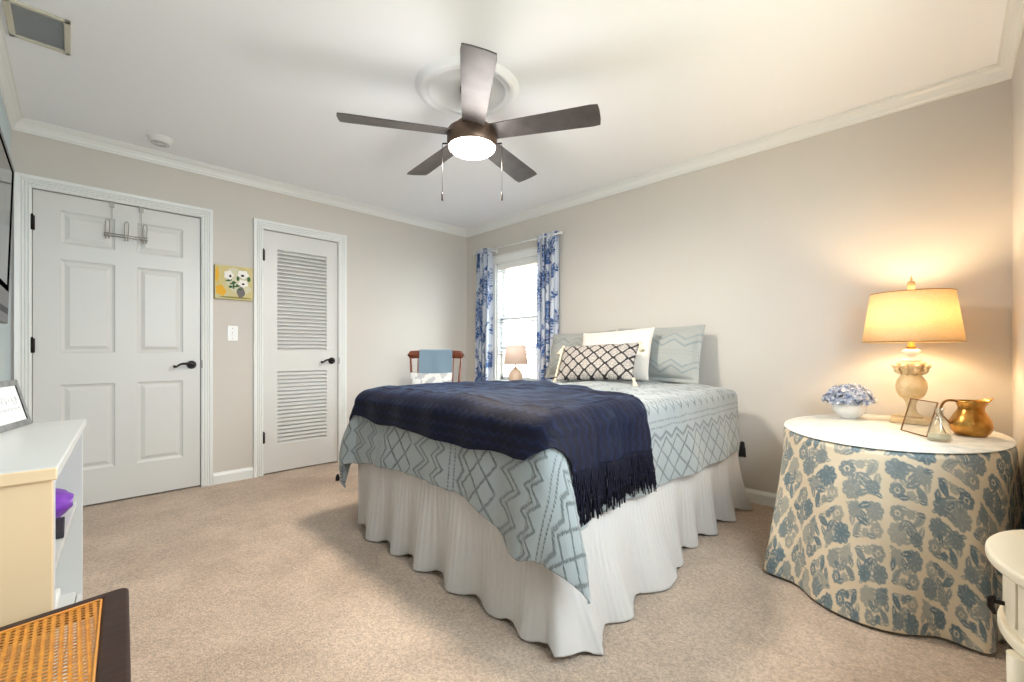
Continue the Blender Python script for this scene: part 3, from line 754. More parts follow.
# ------------------------------------------------------------------ bed
BX0, BX1, BY0, BY1, BZ = 1.175, 3.04, .985, 2.44, .775
bed = thing('bed', 'queen bed with white gathered bed skirt', 'bed', ((BX0+BX1)/2, (BY0+BY1)/2, 0))
mmat = mat('white mattress ticking', (226, 224, 220), .8)
MB().box(BX0+.02, BX1, BY0+.02, BY1-.02, .18, .42).build('box_spring', mmat, bed, bevel=.02)
MB().box(BX0+.02, BX1, BY0+.02, BY1-.02, .421, BZ-.03).build('mattress', mmat, bed, bevel=.05, seg=4)
for x in (BX0+.15, BX1-.15):
    for y in (BY0+.15, BY1-.15): MB().cyl((x, y, 0), (x, y, .179), .022, n=14).build('leg', M['black'], bed)
mskirt = mat('white gathered cotton', (214, 208, 203), .85, trans=.18, bump=(300, .1, .001))
def skirt():
    # path: head near side -> foot -> far side
    rs = random.Random(11)
    pts = []
    def seg(a, b_):
        L = math.dist(a, b_); n = int(L/.006)
        return [(a[0]+(b_[0]-a[0])*i/n, a[1]+(b_[1]-a[1])*i/n) for i in range(n)]
    rcn = .012
    a = seg((BX1-.01, BY0), (BX0+rcn, BY0)); c = seg((BX0, BY0+rcn), (BX0, BY1-rcn)); e = seg((BX0+rcn, BY1), (BX1-.01, BY1))
    arc1 = [(BX0+rcn-rcn*math.sin(t), BY0+rcn-rcn*math.cos(t)) for t in np.linspace(0, PI/2, 7)]
    arc2 = [(BX0+rcn-rcn*math.cos(t), BY1-rcn+rcn*math.sin(t)) for t in np.linspace(0, PI/2, 7)]
    path = np.array(a+arc1+c+arc2+e)
    d = np.gradient(path, axis=0); d /= np.linalg.norm(d, axis=1)[:, None]
    nr = np.stack([d[:,1], -d[:,0]], -1)       # outward
    ctr = np.array([(BX0+BX1)/2, (BY0+BY1)/2])
    for i in range(len(nr)):
        pass
    sgn = np.sign(((path-ctr)*nr).sum(1)); nr *= sgn[:, None]
    for _ in range(6): nr[1:-1] = (nr[:-2]+nr[1:-1]*2+nr[2:])/4
    nr /= np.linalg.norm(nr, axis=1)[:, None]
    sl = np.concatenate([[0], np.cumsum(np.linalg.norm(np.diff(path, axis=0), axis=1))])
    ph = 2*PI*(sl/.235)+1.7*np.sin(sl*3.1)+1.1*np.sin(sl*6.3+1)
    w = np.where(np.sin(ph) > 0, np.sin(ph)**.8 if False else np.abs(np.sin(ph))**.75, -np.abs(np.sin(ph))**1.4)
    amp = .55+.45*np.sin(sl*2.3+.7)+.3*np.sin(sl*5.9)
    nz = 70; Z = np.linspace(0, 1, nz)
    U, T_ = np.meshgrid(sl, Z, indexing='ij')
    fine = np.sin(2*PI*U/.030+2*np.sin(U*9))*.0025*(1-T_*.6)
    cornerw = np.exp(-((path[:,0]-BX0)**2+(path[:,1]-BY0)**2)/.035)
    headw = np.exp(-((path[:,0]-BX1)**2+(path[:,1]-BY0)**2)/.02)
    out = .010+fine+(w*np.clip(amp, .25, 1.3))[:, None]*(.034*T_**1.1)+.022*T_**1.3*np.ones_like(U)+cornerw[:, None]*.022*T_**1.5
    nearside = (path[:, 1] < BY0+.004)
    ext = np.where(nearside, np.interp(path[:, 0], [1.17, 1.25, 1.40, 1.52, 1.66, 1.90, 2.02, 2.2, 2.35, 2.76, 3.05], [.06, .11, .05, .10, .04, .11, .05, .00, .01, .0, .02]), 0)
    out = out+ext[:, None]*T_**1.6
    Pz = .42-.412*T_ + .020*np.maximum(0, -(w[:, None]))*T_**4+.012*np.maximum(0, w*amp)[:, None]*T_**6*0
    P = np.zeros(U.shape+(3,))
    P[..., 0] = path[:, 0][:, None]+nr[:, 0][:, None]*out+headw[:, None]*.07*T_**3
    P[..., 1] = path[:, 1][:, None]+nr[:, 1][:, None]*out+headw[:, None]*(-.012)*T_**2
    # sideways lean of folds
    P[..., 0] += (d[:, 0]*np.sin(ph*1.0+1.2)*.012)[:, None]*T_
    P[..., 1] += (d[:, 1]*np.sin(ph*1.0+1.2)*.012)[:, None]*T_
    P[..., 2] = Pz
    return gridmesh(P)
skirt().build('bed_skirt', mskirt, bed, solid=.002)

# draped cloth mapping: flat (u along X from foot edge, v along Y from near edge) -> space
def drape(U, V, off=0.0, wav=1.0, flare=.10, seed=2):
    rc = .055
    x0, y0, y1 = BX0+rc, BY0+rc, BY1-rc
    Lx = U; eu = np.maximum(0, -U); ev0 = np.maximum(0, -V); Wd = y1-y0; ev1 = np.maximum(0, V-Wd)
    ev = np.maximum(ev0, ev1); sy = np.where(V > Wd/2, 1.0, -1.0)
    s = np.hypot(eu, ev); phi = np.arctan2(ev, eu)
    sc = rc*PI/2; r_ = rc+off
    so_ = np.where(s < sc, r_*np.sin(np.minimum(s, sc)/rc), r_); down = np.where(s < sc, r_*(1-np.cos(np.minimum(s, sc)/rc)), r_+(s-sc))
    hang = np.clip(s-sc, 0, None)
    # along-edge coordinate for the ripples
    tt = np.where(eu > ev, V, U)
    rip = smoothnoise(tt, tt*0, .42, seed, 2)*wav
    cn = np.abs(np.sin(2*phi))
    near = sy < 0
    so_ = so_+hang*(.10+.16*rip)+np.where(near, hang*flare*3.2*cn, .085*cn*np.sin(np.clip(hang/.5, 0, 1)*PI*.8)*flare/.10)
    phs = np.where(near, phi+.42*cn*np.clip(hang/.2, 0, 1), phi)
    cx = np.where(s > 0, np.cos(phs), 0); cy = np.where(s > 0, np.sin(phs), 0)
    X = np.maximum(U, 0)+x0-so_*cx
    Y = np.clip(V, 0, Wd)+y0+sy*so_*cy
    top = .014*smoothnoise(U, V, .55, 5, 3)+.020*(1-((np.clip(V, 0, Wd)/Wd-.5)*2)**2)
    Zz = BZ+off-down+top*np.clip(1-s/.1, 0, 1)
    return X, Y, Zz
OV = .405
RCI = .055
def tri(x): return np.abs(((x) % 1)-.5)*2
def comf_pat(U, V):
    t = V+OV-RCI*0     # distance from the near hem
    t = t % .60; P = np.zeros_like(U); p = .112; w = .0050
    A = U/p
    # lattice band
    h = .105
    for sg in (1, -1):
        q = (t/h*.5*1.0+sg*A*.5) % .5; dd = np.minimum(q, .5-q)*2*p*.68
        P = np.maximum(P, np.where((dd < w) & (t < .215), 1, 0))
    zz = .215+.0*A
    # zigzag closing the lattice
    # dotted lines
    for t0 in (.262, .292): P = np.maximum(P, np.where((np.abs(t-t0) < .004) & ((U/.016) % 1 < .6), .9, 0))
    for t0, a, pp in ((.330, .060, .085), (.370, .060, .085), (.450, .085, .115), (.49, .085, .115), (.205, .035, .112)):
        z0 = t0+a*tri(U/pp); P = np.maximum(P, np.where(np.abs(t-z0) < w*1.7, .9, 0))
    # tufts: break the lines up
    br = smoothnoise(U, V, .010, 9, 1)
    return P*np.clip(.82+.5*br, .35, 1)
nu, nv = 520, 520
Wd = (BY1-RCI)-(BY0+RCI); Lc = BX1-(BX0+RCI)
U, V = np.meshgrid(np.linspace(-(OV-.03), Lc, nu), np.linspace(-OV, Wd+OV, nv), indexing='ij')
U = np.where(U < 0, U*(1+.34*np.exp(-(np.clip(V, 0, None)/.26)**2)*np.where(V < 0, np.clip(1+V/.5, 0, 1), 1)+.10*np.exp(-(np.clip(Wd-V, 0, None)/.15)**2)), U)
X, Y, Z = drape(U, V, .012)
Z += .004*smoothnoise(U, V, .12, 21, 2)*np.clip(1, 0, 1)
# rounded head end of the comforter
pat = comf_pat(U, V)
mcomf = mat('sage comforter with tufted lines', (150, 153, 151), .85, var=(3, (143, 149, 149)), pat=(86, 91, 90), bump=(220, .25, .002), patbump=.006, sheen=.3)
cf = gridmesh(np.stack([X, Y, Z], -1)).build('comforter', mcomf, solid=.012, pat=pat.reshape(-1), at=(BX0, (BY0+BY1)/2, .2), fixn=False)
tag(cf, 'sage green comforter with tufted diamond lines spread over the bed', 'comforter')
def tassel(name, p, par, m, L=.06, r=.011, tilt=(0, 0)):
    b = MB(); p = Vector(p)
    b.ball(p, r*.9, 8); 
    for i in range(18):
        a = 2*PI*i/18; q = p+Vector((math.cos(a)*r*1.2+tilt[0]*L, math.sin(a)*r*1.2+tilt[1]*L, -L))
        b.tube([p+Vector((math.cos(a)*r*.6, math.sin(a)*r*.6, 0)), p+Vector((math.cos(a)*r, math.sin(a)*r, -L*.4)), q], [.0025, .0032, .0028], 5)
    return b.build(name, m, par)
mtas = mat('dark charcoal yarn', (30, 28, 32), .9)
def cpt(u, v, off=.012):
    x, y, z = drape(np.array([[u]]), np.array([[v]]), off); return float(x[0,0]), float(y[0,0]), float(z[0,0])
q = cpt(Lc-.03, -OV+.01); tassel('tassel', (q[0]+.03, q[1]-.01, q[2]+.02), cf, mtas, .085, .016)
q = cpt(-(OV-.02), Wd+OV-.05); tassel('tassel', (q[0]-.012, q[1]+.01, q[2]+.02), cf, mtas, .03, .008)

# ------------------------------------------------------------------ navy throw
mthrow = mat('navy knitted throw', (9, 14, 34), .7, var=(4, (22, 19, 32)), spec=.2, sheen=0, pat=(20, 26, 52), patbump=.002, bump=(260, .3, .002))
na, nb = 300, 420
A_, B_ = np.meshgrid(np.linspace(0, 1, na), np.linspace(0, 1, nb), indexing='ij')   # A across (foot->head), B from near hang to far hang
vmin, vmax = -.21, Wd+.16
VV = vmin+(vmax-vmin)*B_
ulo = -.165-.02*np.sin(B_*5)+.025*smoothnoise(B_, B_*0, .5, 3, 2)-.05*np.clip(1-B_*5, 0, 1)*0
uhi = .58+.30*np.clip((VV+.1)/.9, 0, 1)-.24*np.clip((VV-.9)/.6, 0, 1)+.02*np.sin(VV*9)
ulo = ulo+.16*np.clip(-(VV-.02)/.2, 0, 1)
UU = ulo+(uhi-ulo)*A_
X, Y, Z = drape(UU, VV, .030, .9, .06)
fold = .006*np.abs(np.sin(UU*17+VV*3+2.4*smoothnoise(UU, VV, .5, 31, 2)))**2*1.2+.005*smoothnoise(UU, VV, .2, 32, 2)
Z = Z+fold*np.where((VV > 0) & (UU > 0), 1, .3)
side = np.where(VV < 0, np.clip(-VV/.06, 0, 1), 0); Y = Y-side*(.010+.010*np.sin(UU*31+1.5*np.sin(VV*8)+2*smoothnoise(UU, VV, .3, 41, 2)))
foot = np.where(UU < 0, np.clip(-UU/.06, 0, 1), 0); X = X-foot*(.008+.006*np.sin(VV*24))
tp = np.where(np.abs(((UU*26+.35*tri(VV/.05)) % 1)-.5) < .16, 1.0, 0.0)*.8
pb = mthrow.node_tree.nodes['Principled BSDF']; pb.inputs['Sheen Weight'].default_value = .15; pb.inputs['Sheen Tint'].default_value = (.18, .50, 1, 1); pb.inputs['Sheen Roughness'].default_value = .25  # blue sheen tint imitates window light falling across the throw
th = gridmesh(np.stack([X, Y, Z], -1)).build('throw_blanket', mthrow, solid=.007, pat=tp.reshape(-1), at=(BX0, (BY0+BY1)/2, .5), fixn=False)
tag(th, 'navy blue knitted throw with long fringe across the foot of the bed', 'throw blanket')
# fringe: uncountable yarn strands
b = MB(); rs = random.Random(5)
def strandset(b, n, jj, Ls):
    for i in range(n):
        a = (i+rs.random()*.6)/n; ia = min(na-1, int(a*(na-1)))
        p = Vector((X[ia, jj], Y[ia, jj], Z[ia, jj])); L_ = Ls*rs.uniform(.75, 1.15)
        pts = [p]; sgn = -1 if jj == 0 else 1
        dx = rs.uniform(-.035, .035); dy = sgn*rs.uniform(.0, .018)
        for k in range(1, 6):
            t = k/5; pts.append(p+Vector((dx*t+.006*math.sin(t*7+i), dy*t, -L_*t)))
        b.tube(pts, [.0035, .0035, .003, .003, .0032, .0025], 5)
        b.ball(pts[4], .0050, 4)
strandset(b, 200, 0, .165)
strandset(b, 60, nb-1, .10)
for i in range(14):
    p = Vector((X[2+i*4, nb-1], Y[2+i*4, nb-1], Z[2+i*4, nb-1])); L_ = rs.uniform(.06, .10)
    b.tube([p+Vector((-.010*t-.004*math.sin(t*6+i), .018*t, -L_*t)) for t in (0, .25, .5, .75, 1)], [.0045, .0045, .004, .0045, .003], 5)
fr_ = b.build('fringe', mthrow_f := mat('navy yarn fringe', (14, 14, 28), .85, spec=.2), th); fr_['kind'] = 'stuff'

# ------------------------------------------------------------------ pillows
def pillow(name, w, h, t, m, loc, rot, label, cat, patf=None, flange=0, group=None, seed=1):
    n = 90
    S_, T_ = np.meshgrid(np.linspace(-1, 1, n), np.linspace(-1, 1, n), indexing='ij')
    px = S_*(1-.06*(1-T_**2)*np.abs(S_)**3*0); 
    bow = 1-.05*(1-T_**2); bow2 = 1-.05*(1-S_**2)
    Xp = S_*w/2*np.where(np.abs(S_) > 0, 1-.045*(1-np.abs(T_)**2)*np.abs(S_), 1); Yp = T_*h/2*(1-.045*(1-np.abs(S_)**2)*np.abs(T_))
    fS = np.clip(np.abs(S_)/(1-flange/w*2), 0, 1) if flange else np.abs(S_); fT = np.clip(np.abs(T_)/(1-flange/h*2), 0, 1) if flange else np.abs(T_)
    th_ = t/2*np.clip((1-fS**2.6), 0, 1)**.55*np.clip((1-fT**2.6), 0, 1)**.55
    th_ = th_*(1+.10*smoothnoise(Xp, Yp, .18, seed, 2))+.002
    wob = .006*smoothnoise(Xp, Yp, .22, seed+9, 2)
    F = np.stack([Xp, Yp, th_+wob], -1); Bk = np.stack([Xp, Yp, -th_+wob], -1)
    bf = gridmesh(F); bb = gridmesh(Bk[::-1])
    o = len(bf.v); mb = MB(); mb.v = bf.v+bb.v; mb.f = bf.f+[tuple(i+o for i in f) for f in bb.f]
    # rim
    fi = np.arange(n*n).reshape(n, n); bi = fi[::-1]+o
    rim = []
    ring = [(i, 0) for i in range(n)]+[(n-1, j) for j in range(1, n)]+[(i, n-1) for i in range(n-2, -1, -1)]+[(0, j) for j in range(n-2, 0, -1)]
    for k in range(len(ring)):
        a, c = ring[k], ring[(k+1) % len(ring)]
        rim.append((int(fi[a]), int(fi[c]), int(bi[c]), int(bi[a])))
    mb.f += rim; mb.sm = [True]*len(mb.f)
    pat = None
    if patf is not None:
        p1 = patf(Xp, Yp); pat = np.concatenate([p1.reshape(-1), p1[::-1].reshape(-1)])
    ob = mb.build(name, m, None, local=True, pat=pat)
    ob.location = loc; ob.rotation_euler = rot
    tag(ob, label, cat, group)
    return ob
def sham_pat(X_, Y_):
    P = np.zeros_like(X_)
    for y0_, a, pp in ((.12, .05, .16), (.07, .05, .16), (-.12, .05, .16), (-.08, .05, .16)):
        zz = y0_+a*(tri(X_/pp)-.5); P = np.maximum(P, np.where(np.abs(Y_-zz) < .0065, .8, 0))
    for y0_ in (-.012, .012): P = np.maximum(P, np.where((np.abs(Y_-y0_) < .004) & ((X_/.018) % 1 < .5), .8, 0))
    return P
msham = mat('sage sham with grey tufting', (160, 161, 156), .85, pat=(130, 142, 144), patbump=.004, bump=(240, .25, .002), sheen=.2)
def euler_pillow(az, lean, roll=0):
    # local X = width, local Y = height, local Z = front.  front looks along azimuth az, leaned back
    f = Vector((math.cos(az)*math.cos(lean), math.sin(az)*math.cos(lean), math.sin(lean)))
    side = Vector((-math.sin(az), math.cos(az), 0)); up = f.cross(side)
    m_ = Matrix((side, up, f)).transposed() @ Matrix.Rotation(roll, 3, 'Z')
    return m_.to_euler()
pillow('pillow_sham', .70, .43, .15, msham, (3.085, 1.565, 1.005), euler_pillow(PI, R(16), R(0)), 'sage patterned pillow sham nearest the lamp table, leaning on the wall', 'pillow', sham_pat, .03, 'sage pillow shams against the wall', 3)
pillow('pillow_sham', .66, .42, .15, msham, (3.075, 2.265, .995), euler_pillow(PI, R(20), R(2)), 'sage patterned pillow sham nearest the window, behind the cream pillow', 'pillow', sham_pat, .03, 'sage pillow shams against the wall', 5)
mcreamp = mat('cream woven cotton', (218, 210, 200), .85, bump=(200, .35, .002))
pillow('cream_pillow', .60, .41, .15, mcreamp, (2.885, 1.80, .995), euler_pillow(R(183), R(22), R(3)), 'plain cream pillow between the black and white lumbar cushion and the shams', 'pillow', None, 0, None, 7)
def hex_pat(X_, Y_):
    p = .102; q = .088; P = np.ones_like(X_)*0
    a = X_/p; c = Y_/q
    d = np.full_like(X_, 9.0); d2 = np.full_like(X_, 9.0)
    for ox, oy in ((0, 0), (.5, .5)):
        dx = ((a+ox+.5) % 1)-.5; dy = ((c+oy+.5) % 1)-.5
        m_ = np.sqrt((dx*1.0)**2+(dy*.92)**2)+.10*np.abs(dx)*np.abs(dy); nd = np.minimum(d, m_); d2 = np.where(m_ < d, d, np.minimum(d2, m_)); d = nd
    line = np.abs(d2-d) < .125
    ringm = (np.abs(d-.13) < .028)|(np.abs(d-.23) < .02)|(d < .035)
    P = np.where(line, 1, np.where(ringm, .72, .42))
    return P
mlum = mat('cream lumbar with black ogee weave', (226, 216, 206), .85, pat=(24, 20, 24), bump=(260, .3, .002), patbump=.002)
lp = pillow('lumbar_cushion', .60, .29, .12, mlum, (2.640, 1.79, .948), euler_pillow(R(187), R(30), R(3)), 'small rectangular cushion with black ogee pattern and corner tassels in front', 'cushion', hex_pat, 0, None, 9)
mtc = mat('cream cotton tassel', (222, 206, 178), .9)
def ltassel(x, y, tx, ty):
    b = MB(); b.ball((x, y, 0), .013, 8)
    for i in range(22):
        a = 2*PI*i/22; r0 = .010; b.tube([(x, y, 0), (x+tx*.03+r0*math.cos(a)*ty*1.0, y+ty*.03-r0*math.cos(a)*tx, r0*math.sin(a)), (x+tx*.075+.018*math.cos(a)*ty, y+ty*.075-.018*math.cos(a)*tx, .016*math.sin(a))], [.003, .004, .003], 5)
    b.build('tassel', mtc, lp, local=True)
# face order: local +X points to -Y side of the room or +Y depending on azimuth
for sx in (-1, 1):
    for sy_ in (-1, 1): ltassel(sx*.300, sy_*.142, sx*.35, -.9)
b = MB(); b.box(-.309, -.295, -.12, .12, -.010, .010); b.build('end_trim', mtc, lp, local=True, bevel=.005)

# ------------------------------------------------------------------ far side table with small lamp
ns = thing('bedside_table', 'white bedside table on the window side of the bed', 'table', (2.95, 2.86, 0))
MB().box(2.72, 3.12, 2.64, 3.08, .655, .68).build('top', M['trim'], ns, bevel=.004)
MB().box(2.74, 3.10, 2.66, 3.06, .50, .654).build('drawer_box', M['trim'], ns, bevel=.003)
for x in (2.76, 3.08):
    for y in (2.68, 3.04): MB().cyl((x, y, 0), (x, y, .499), .014, .018, 14).build('leg', M['trim'], ns)
sl_ = thing('small_table_lamp', 'small pale lamp with fabric shade in front of the window', 'lamp', (2.95, 2.90, .6805))
mcer = mat('beige ceramic', (206, 180, 158), .35)
MB().lathe([(.001, .6805), (.045, .6805), (.048, .69), (.040, .70), (.055, .73), (.070, .77), (.066, .81), (.045, .845), (.025, .86), (.018, .875), (.001, .876)], (2.95, 2.90, 0), 32).build('base', mcer, sl_)
MB().cyl((2.95, 2.90, .876), (2.95, 2.90, .96), .007, n=10).build('stem', M['nickel'], sl_)
msh2 = mat('blush fabric shade', (246, 232, 222), .8, trans=.72)
MB().lathe([(.115, .905), (.088, 1.085)], (2.95, 2.90, 0), 40).build('lamp_shade', msh2, sl_, solid=.002)
b = MB()
for a in (0, 2*PI/3, 4*PI/3): b.cyl((2.95, 2.90, .955), (2.95+.108*math.cos(a), 2.90+.108*math.sin(a), .935), .0015, n=6)
b.build('shade_spider', M['nickel'], sl_)

# ------------------------------------------------------------------ wooden armchair in the corner
ch = thing('spindle_chair', 'brown wooden spindle back chair in the corner beyond the bed', 'chair', (2.205, 3.205, 0), R(-45))
mwood = mat('warm brown stained wood', (128, 66, 38), .35, var=(14, (96, 44, 26), (1, 1, 5)), coat=.2)
seatp = rpoly([(-.22, -.21), (.22, -.21), (.19, .20), (-.19, .20)], .05)
MB().prism(seatp, .43, .46).build('seat', mwood, ch, local=True, bevel=.008, seg=3)
for x, y in ((-.18, -.17), (.18, -.17)):
    MB().lathe([(.001, 0), (.012, 0), (.016, .08), (.022, .14), (.014, .20), (.020, .30), (.016, .43), (.001, .43)], (x, y, 0), 16).build('leg', mwood, ch, local=True)
for x in (-.16, .16):
    MB().cyl((x*1.15, .22, 0), (x, .16, .43), .012, .017, 14).build('leg', mwood, ch, local=True)
for sx in (-1, 1):
    MB().tube([(sx*.20, .175, .46), (sx*.212, .20, .62), (sx*.222, .225, .80), (sx*.235, .245, .965)], [.011, .013, .011, .009], 12).build('back_post', mwood, ch, local=True)
for x in (-.165, -.10, -.035, .035, .10, .165):
    MB().tube([(x*.9, .175, .46), (x*.97, .205, .70), (x, .24, .965)], [.006, .007, .005], 8).build('spindle', mwood, ch, local=True)
# crest rail, curved plank
b = MB(); n = 24; vs = []
for i in range(n+1):
    t = i/n*2-1; x = t*.262; yc = .250+.018*(1-t*t)*1.0; e = max(0, abs(t)-.86)/.14; hz = .036*(math.sqrt(max(0, 1-e*e))*.85+.15)
    zc = .992+.010*(1-t*t)
    for (yy, zz) in ((-.010, -hz), (.010, -hz), (.014, hz*.5), (.010, hz), (-.010, hz), (-.014, hz*.5)): vs.append((x, yc+yy, zc+zz))
fs = [tuple(range(6)), tuple(n*6+k for k in range(5, -1, -1))]
for i in range(n):
    for k in range(6): fs.append((i*6+k, i*6+(k+1) % 6, (i+1)*6+(k+1) % 6, (i+1)*6+k))
b._add(vs, fs, True); b.build('crest_rail', mwood, ch, local=True)
for sx in (-1, 1):
    ar = MB().tube([(sx*.215, .20, .66), (sx*.235, .05, .675), (sx*.24, -.12, .67), (sx*.23, -.19, .665)], [.012, .018, .020, .014], 10).build('armrest', mwood, ch, local=True)
    MB().tube([(sx*.20, -.14, .46), (sx*.228, -.14, .66)], [.011, .009], 10).build('arm_post', mwood, ch, local=True)
MB().cyl((-.18, -.16, .16), (.18, -.16, .16), .009, n=10).cyl((-.18, -.16, .2), (-.17, .19, .2), .009, n=10).cyl((.18, -.16, .2), (.17, .19, .2), .009, n=10).build('stretcher', mwood, ch, local=True)
# towel over the crest
mtow = mat('slate blue towel', (120, 142, 158), .95, bump=(300, .5, .003), sheen=.3)
n1, n2 = 60, 90
A2, B2 = np.meshgrid(np.linspace(-1, 1, n1), np.linspace(0, 1, n2), indexing='ij')
s = B2*.60-.24; rr_ = .022
yy = rr_*np.sin(np.clip(s, -rr_*PI/2, rr_*PI/2)/rr_)-.20*np.clip(-s-rr_*PI/2, 0, None)
zz = np.where(np.abs(s) < rr_*PI/2, rr_*np.cos(np.clip(s, -rr_*PI/2, rr_*PI/2)/rr_), -(np.abs(s)-rr_*PI/2))
Px = A2*.148*(1+.03*np.sin(B2*6)); ycr = .250+.018*(1-(Px/.262)**2)
Py = ycr+yy*1.0-.006*np.sin(Px*40+B2*3)*np.clip(np.abs(s)*6, 0, 1)*.6; Pz = 1.022+zz
tw = gridmesh(np.stack([Px, Py, Pz], -1)).build('towel', mtow, None, local=True, solid=.005)
tw.location = ch.location; tw.rotation_euler = ch.rotation_euler
tag(tw, 'slate blue towel folded over the back of the wooden chair', 'towel')
cr = Matrix.Rotation(R(-45), 3, 'Z')
pl = Vector((2.205, 3.205, 0))+cr @ Vector((-.02, .085, .655))
mcush = mat('white and grey printed cotton', (216, 216, 214), .85, pat=(160, 164, 170), bump=(200, .3, .002))
pillow('chair_cushion', .38, .37, .12, mcush, pl, euler_pillow(R(-135), R(13)), 'white and grey cushion propped on the wooden chair seat', 'cushion', lambda x, y: np.where(smoothnoise(x, y, .09, 77, 2) > .12, .7, 0), 0, None, 12)

# ------------------------------------------------------------------ round skirted table
TX, TY, TA, TB, TZ = 2.660, .207, .560, .388, .657
rt = thing('side_table', 'round table hidden under the floral cloth', 'table', (TX, TY, 0))
MB().lathe([(.001, TZ-.03), (1, TZ-.03), (1, TZ-.005), (.001, TZ-.005)], (TX, TY, 0), 72, TA-.006, TB-.006).build('table_top', mmat, rt)
MB().lathe([(.001, .0), (.16, 0), (.16, .03), (.04, .06), (.035, .60), (.10, TZ-.031), (.001, TZ-.031)], (TX, TY, 0), 28).build('pedestal', mmat, rt)
# floral print in flat cloth coordinates
ra = Raster(-1.35, -1.25, 1.35, 1.25, .0025)
rs = random.Random(21)
cu, cv = .156, .164
def cell_motif(cx, cy, kind):
    h = .054; G = 1.06
    # curved main stem
    fl = -1 if kind % 2 else 1; fv = -1 if (kind//2) % 2 else 1
    pts = [(cx+fl*(-.045+.09*t+.012*math.sin(t*PI*2)), cy+fv*(-.058+.105*t)) for t in [i/10 for i in range(11)]]
    ra.stroke(pts, .0045, .85)
    # big blossoms in opposite corners
    for (bx, by, r_, k) in ((.034, .036, .033, 7), (-.034, .036, .025, 6), (.036, -.038, .027, 8), (-.044, -.010, .015, 5)):
        ra.flower(cx+G*fl*bx+rs.uniform(-.003, .003), cy+G*fv*by, r_*rs.uniform(1.08, 1.32), k, rs.random()*3, rs.choice([1, .9, .75, .6]), ring=(k == 6))
    for (lx, ly, a, l) in ((-.028, -.045, 40, .052), (.008, -.058, 10, .042), (-.002, -.015, 125, .048), (.052, .002, 80, .045), (-.055, .014, 100, .036), (.002, .018, 30, .038), (.018, -.008, -30, .034), (-.052, -.052, 95, .030), (.060, -.056, 120, .028)):
        aa = R(a)*fl*fv if fl*fv > 0 else PI-R(a)
        ra.leaf(cx+G*fl*lx, cy+G*fv*ly, aa, l*1.35, l*.60, rs.choice([1, .85, .65]), .0014)
    for k in range(3):
        ox, oy = [(-.018, .040), (.020, -.020), (-.050, -.030)][k]
        sp = [(cx+fl*(ox+.014*(1-t*.75)*math.cos(t*9+k)), cy+fv*(oy+.014*(1-t*.75)*math.sin(t*9+k))) for t in [i/14 for i in range(15)]]
        ra.stroke(sp, .0034, .75)
for i in range(-9, 10):
    for jv in range(-8, 9):
        cell_motif(i*cu, jv*cv, (i*3+jv*5) % 4)
nth, nr_ = 1250, 250
th_ = np.linspace(0, 2*PI, nth, endpoint=False); Smax = 1.0
# supershape top outline
rho = 1/np.sqrt((np.cos(th_)/TA)**2+(np.sin(th_)/TB)**2)
drop = .655
s_ = np.concatenate([np.linspace(.02, 1, 40)*0, np.zeros(0)])
Tn = np.concatenate([np.linspace(.3, 1, 30)-1.0, np.linspace(0, 1, nr_)[1:]])   # negative: on top; positive: drop fraction
TH, TT = np.meshgrid(th_, Tn, indexing='ij'); RHO = rho[:, None]*np.ones_like(TT)
dropd = np.clip(TT, 0, 1)*drop; rad = RHO*(1+np.clip(TT, -1, 0))
re = .018; sc = re*PI/2
outw = np.where(dropd < sc, re*np.sin(np.minimum(dropd, sc)/re), re); dz = np.where(dropd < sc, re*(1-np.cos(np.minimum(dropd, sc)/re)), re+dropd-sc)
hang = np.clip((dropd-.02)/.65, 0, 1.1)
ph = 11*TH+1.6*np.sin(3*TH+1)+.8*np.sin(5*TH)
fold = (np.sin(ph)*.5+.5*np.sin(ph*.47+1.3))*(.050+.022*np.clip(-np.cos(TH-2.2+PI), 0, 1)**3)*hang**1.2
sq = .035*hang**1.0*(.7+.5*np.sin(2*TH)**2)
rr = rad+outw-re+sq+fold+.004
X = TX+rr*np.cos(TH); Y = TY+rr*np.sin(TH); Z = TZ-dz
fl_ = Z < .012
ex = np.clip(.012-Z, 0, None)
X += np.cos(TH)*ex*.8; Y += np.sin(TH)*ex*.8; Z = np.where(fl_, .010+.010*np.abs(np.sin(TH*60)), Z)
X = np.minimum(X, XR-.006-.006*(1-np.clip(TT, 0, 1))); Y = np.maximum(Y, YF+.006)
# pattern coordinates: true distances on the cloth
sflat = rad+dropd
a0 = R(8)
FU = sflat*np.cos(TH-a0)+.04; FV = sflat*np.sin(TH-a0)+.03
pat = ra.sample(FU, FV)
mcloth = mat('cream cloth with blue grey floral print', (222, 205, 178), .85, var=(7, (214, 196, 168)), pat=(90, 106, 113), patvar=(60, (122, 138, 143)), bump=(260, .35, .002), patbump=.002)
tcl = gridmesh(np.stack([X, Y, Z], -1), wrap=True).build('tablecloth', mcloth, solid=.003, pat=pat.reshape(-1), at=(TX, TY, 0), fixn=False)
tag(tcl, 'floor length cream tablecloth with blue grey floral blocks in the right corner', 'tablecloth')
# glass top disc; the lamp glare on it is painted in as white
b = MB().lathe([(.001, TZ+.0045), (1.0, TZ+.0045), (1.002, TZ+.005), (1.002, TZ+.007), (1.0, TZ+.008), (.001, TZ+.008)], (TX, TY, 0), 120, TA+.004, TB+.004)
vs = np.array(b.v); vs[:, 0] = np.minimum(vs[:, 0], XR-.004); vs[:, 1] = np.maximum(vs[:, 1], YF+.004); b.v = [tuple(v) for v in vs]
mtop = mat('glass top with painted glare', (236, 234, 228), .55, var=(16, (208, 210, 206)))
tag(b.build('round_table_top', mtop, at=(TX, TY, TZ+.0045)), 'oval glass top with painted white glare and faint pattern lying on the floral tablecloth', 'table topper')
TZ2 = TZ+.0085

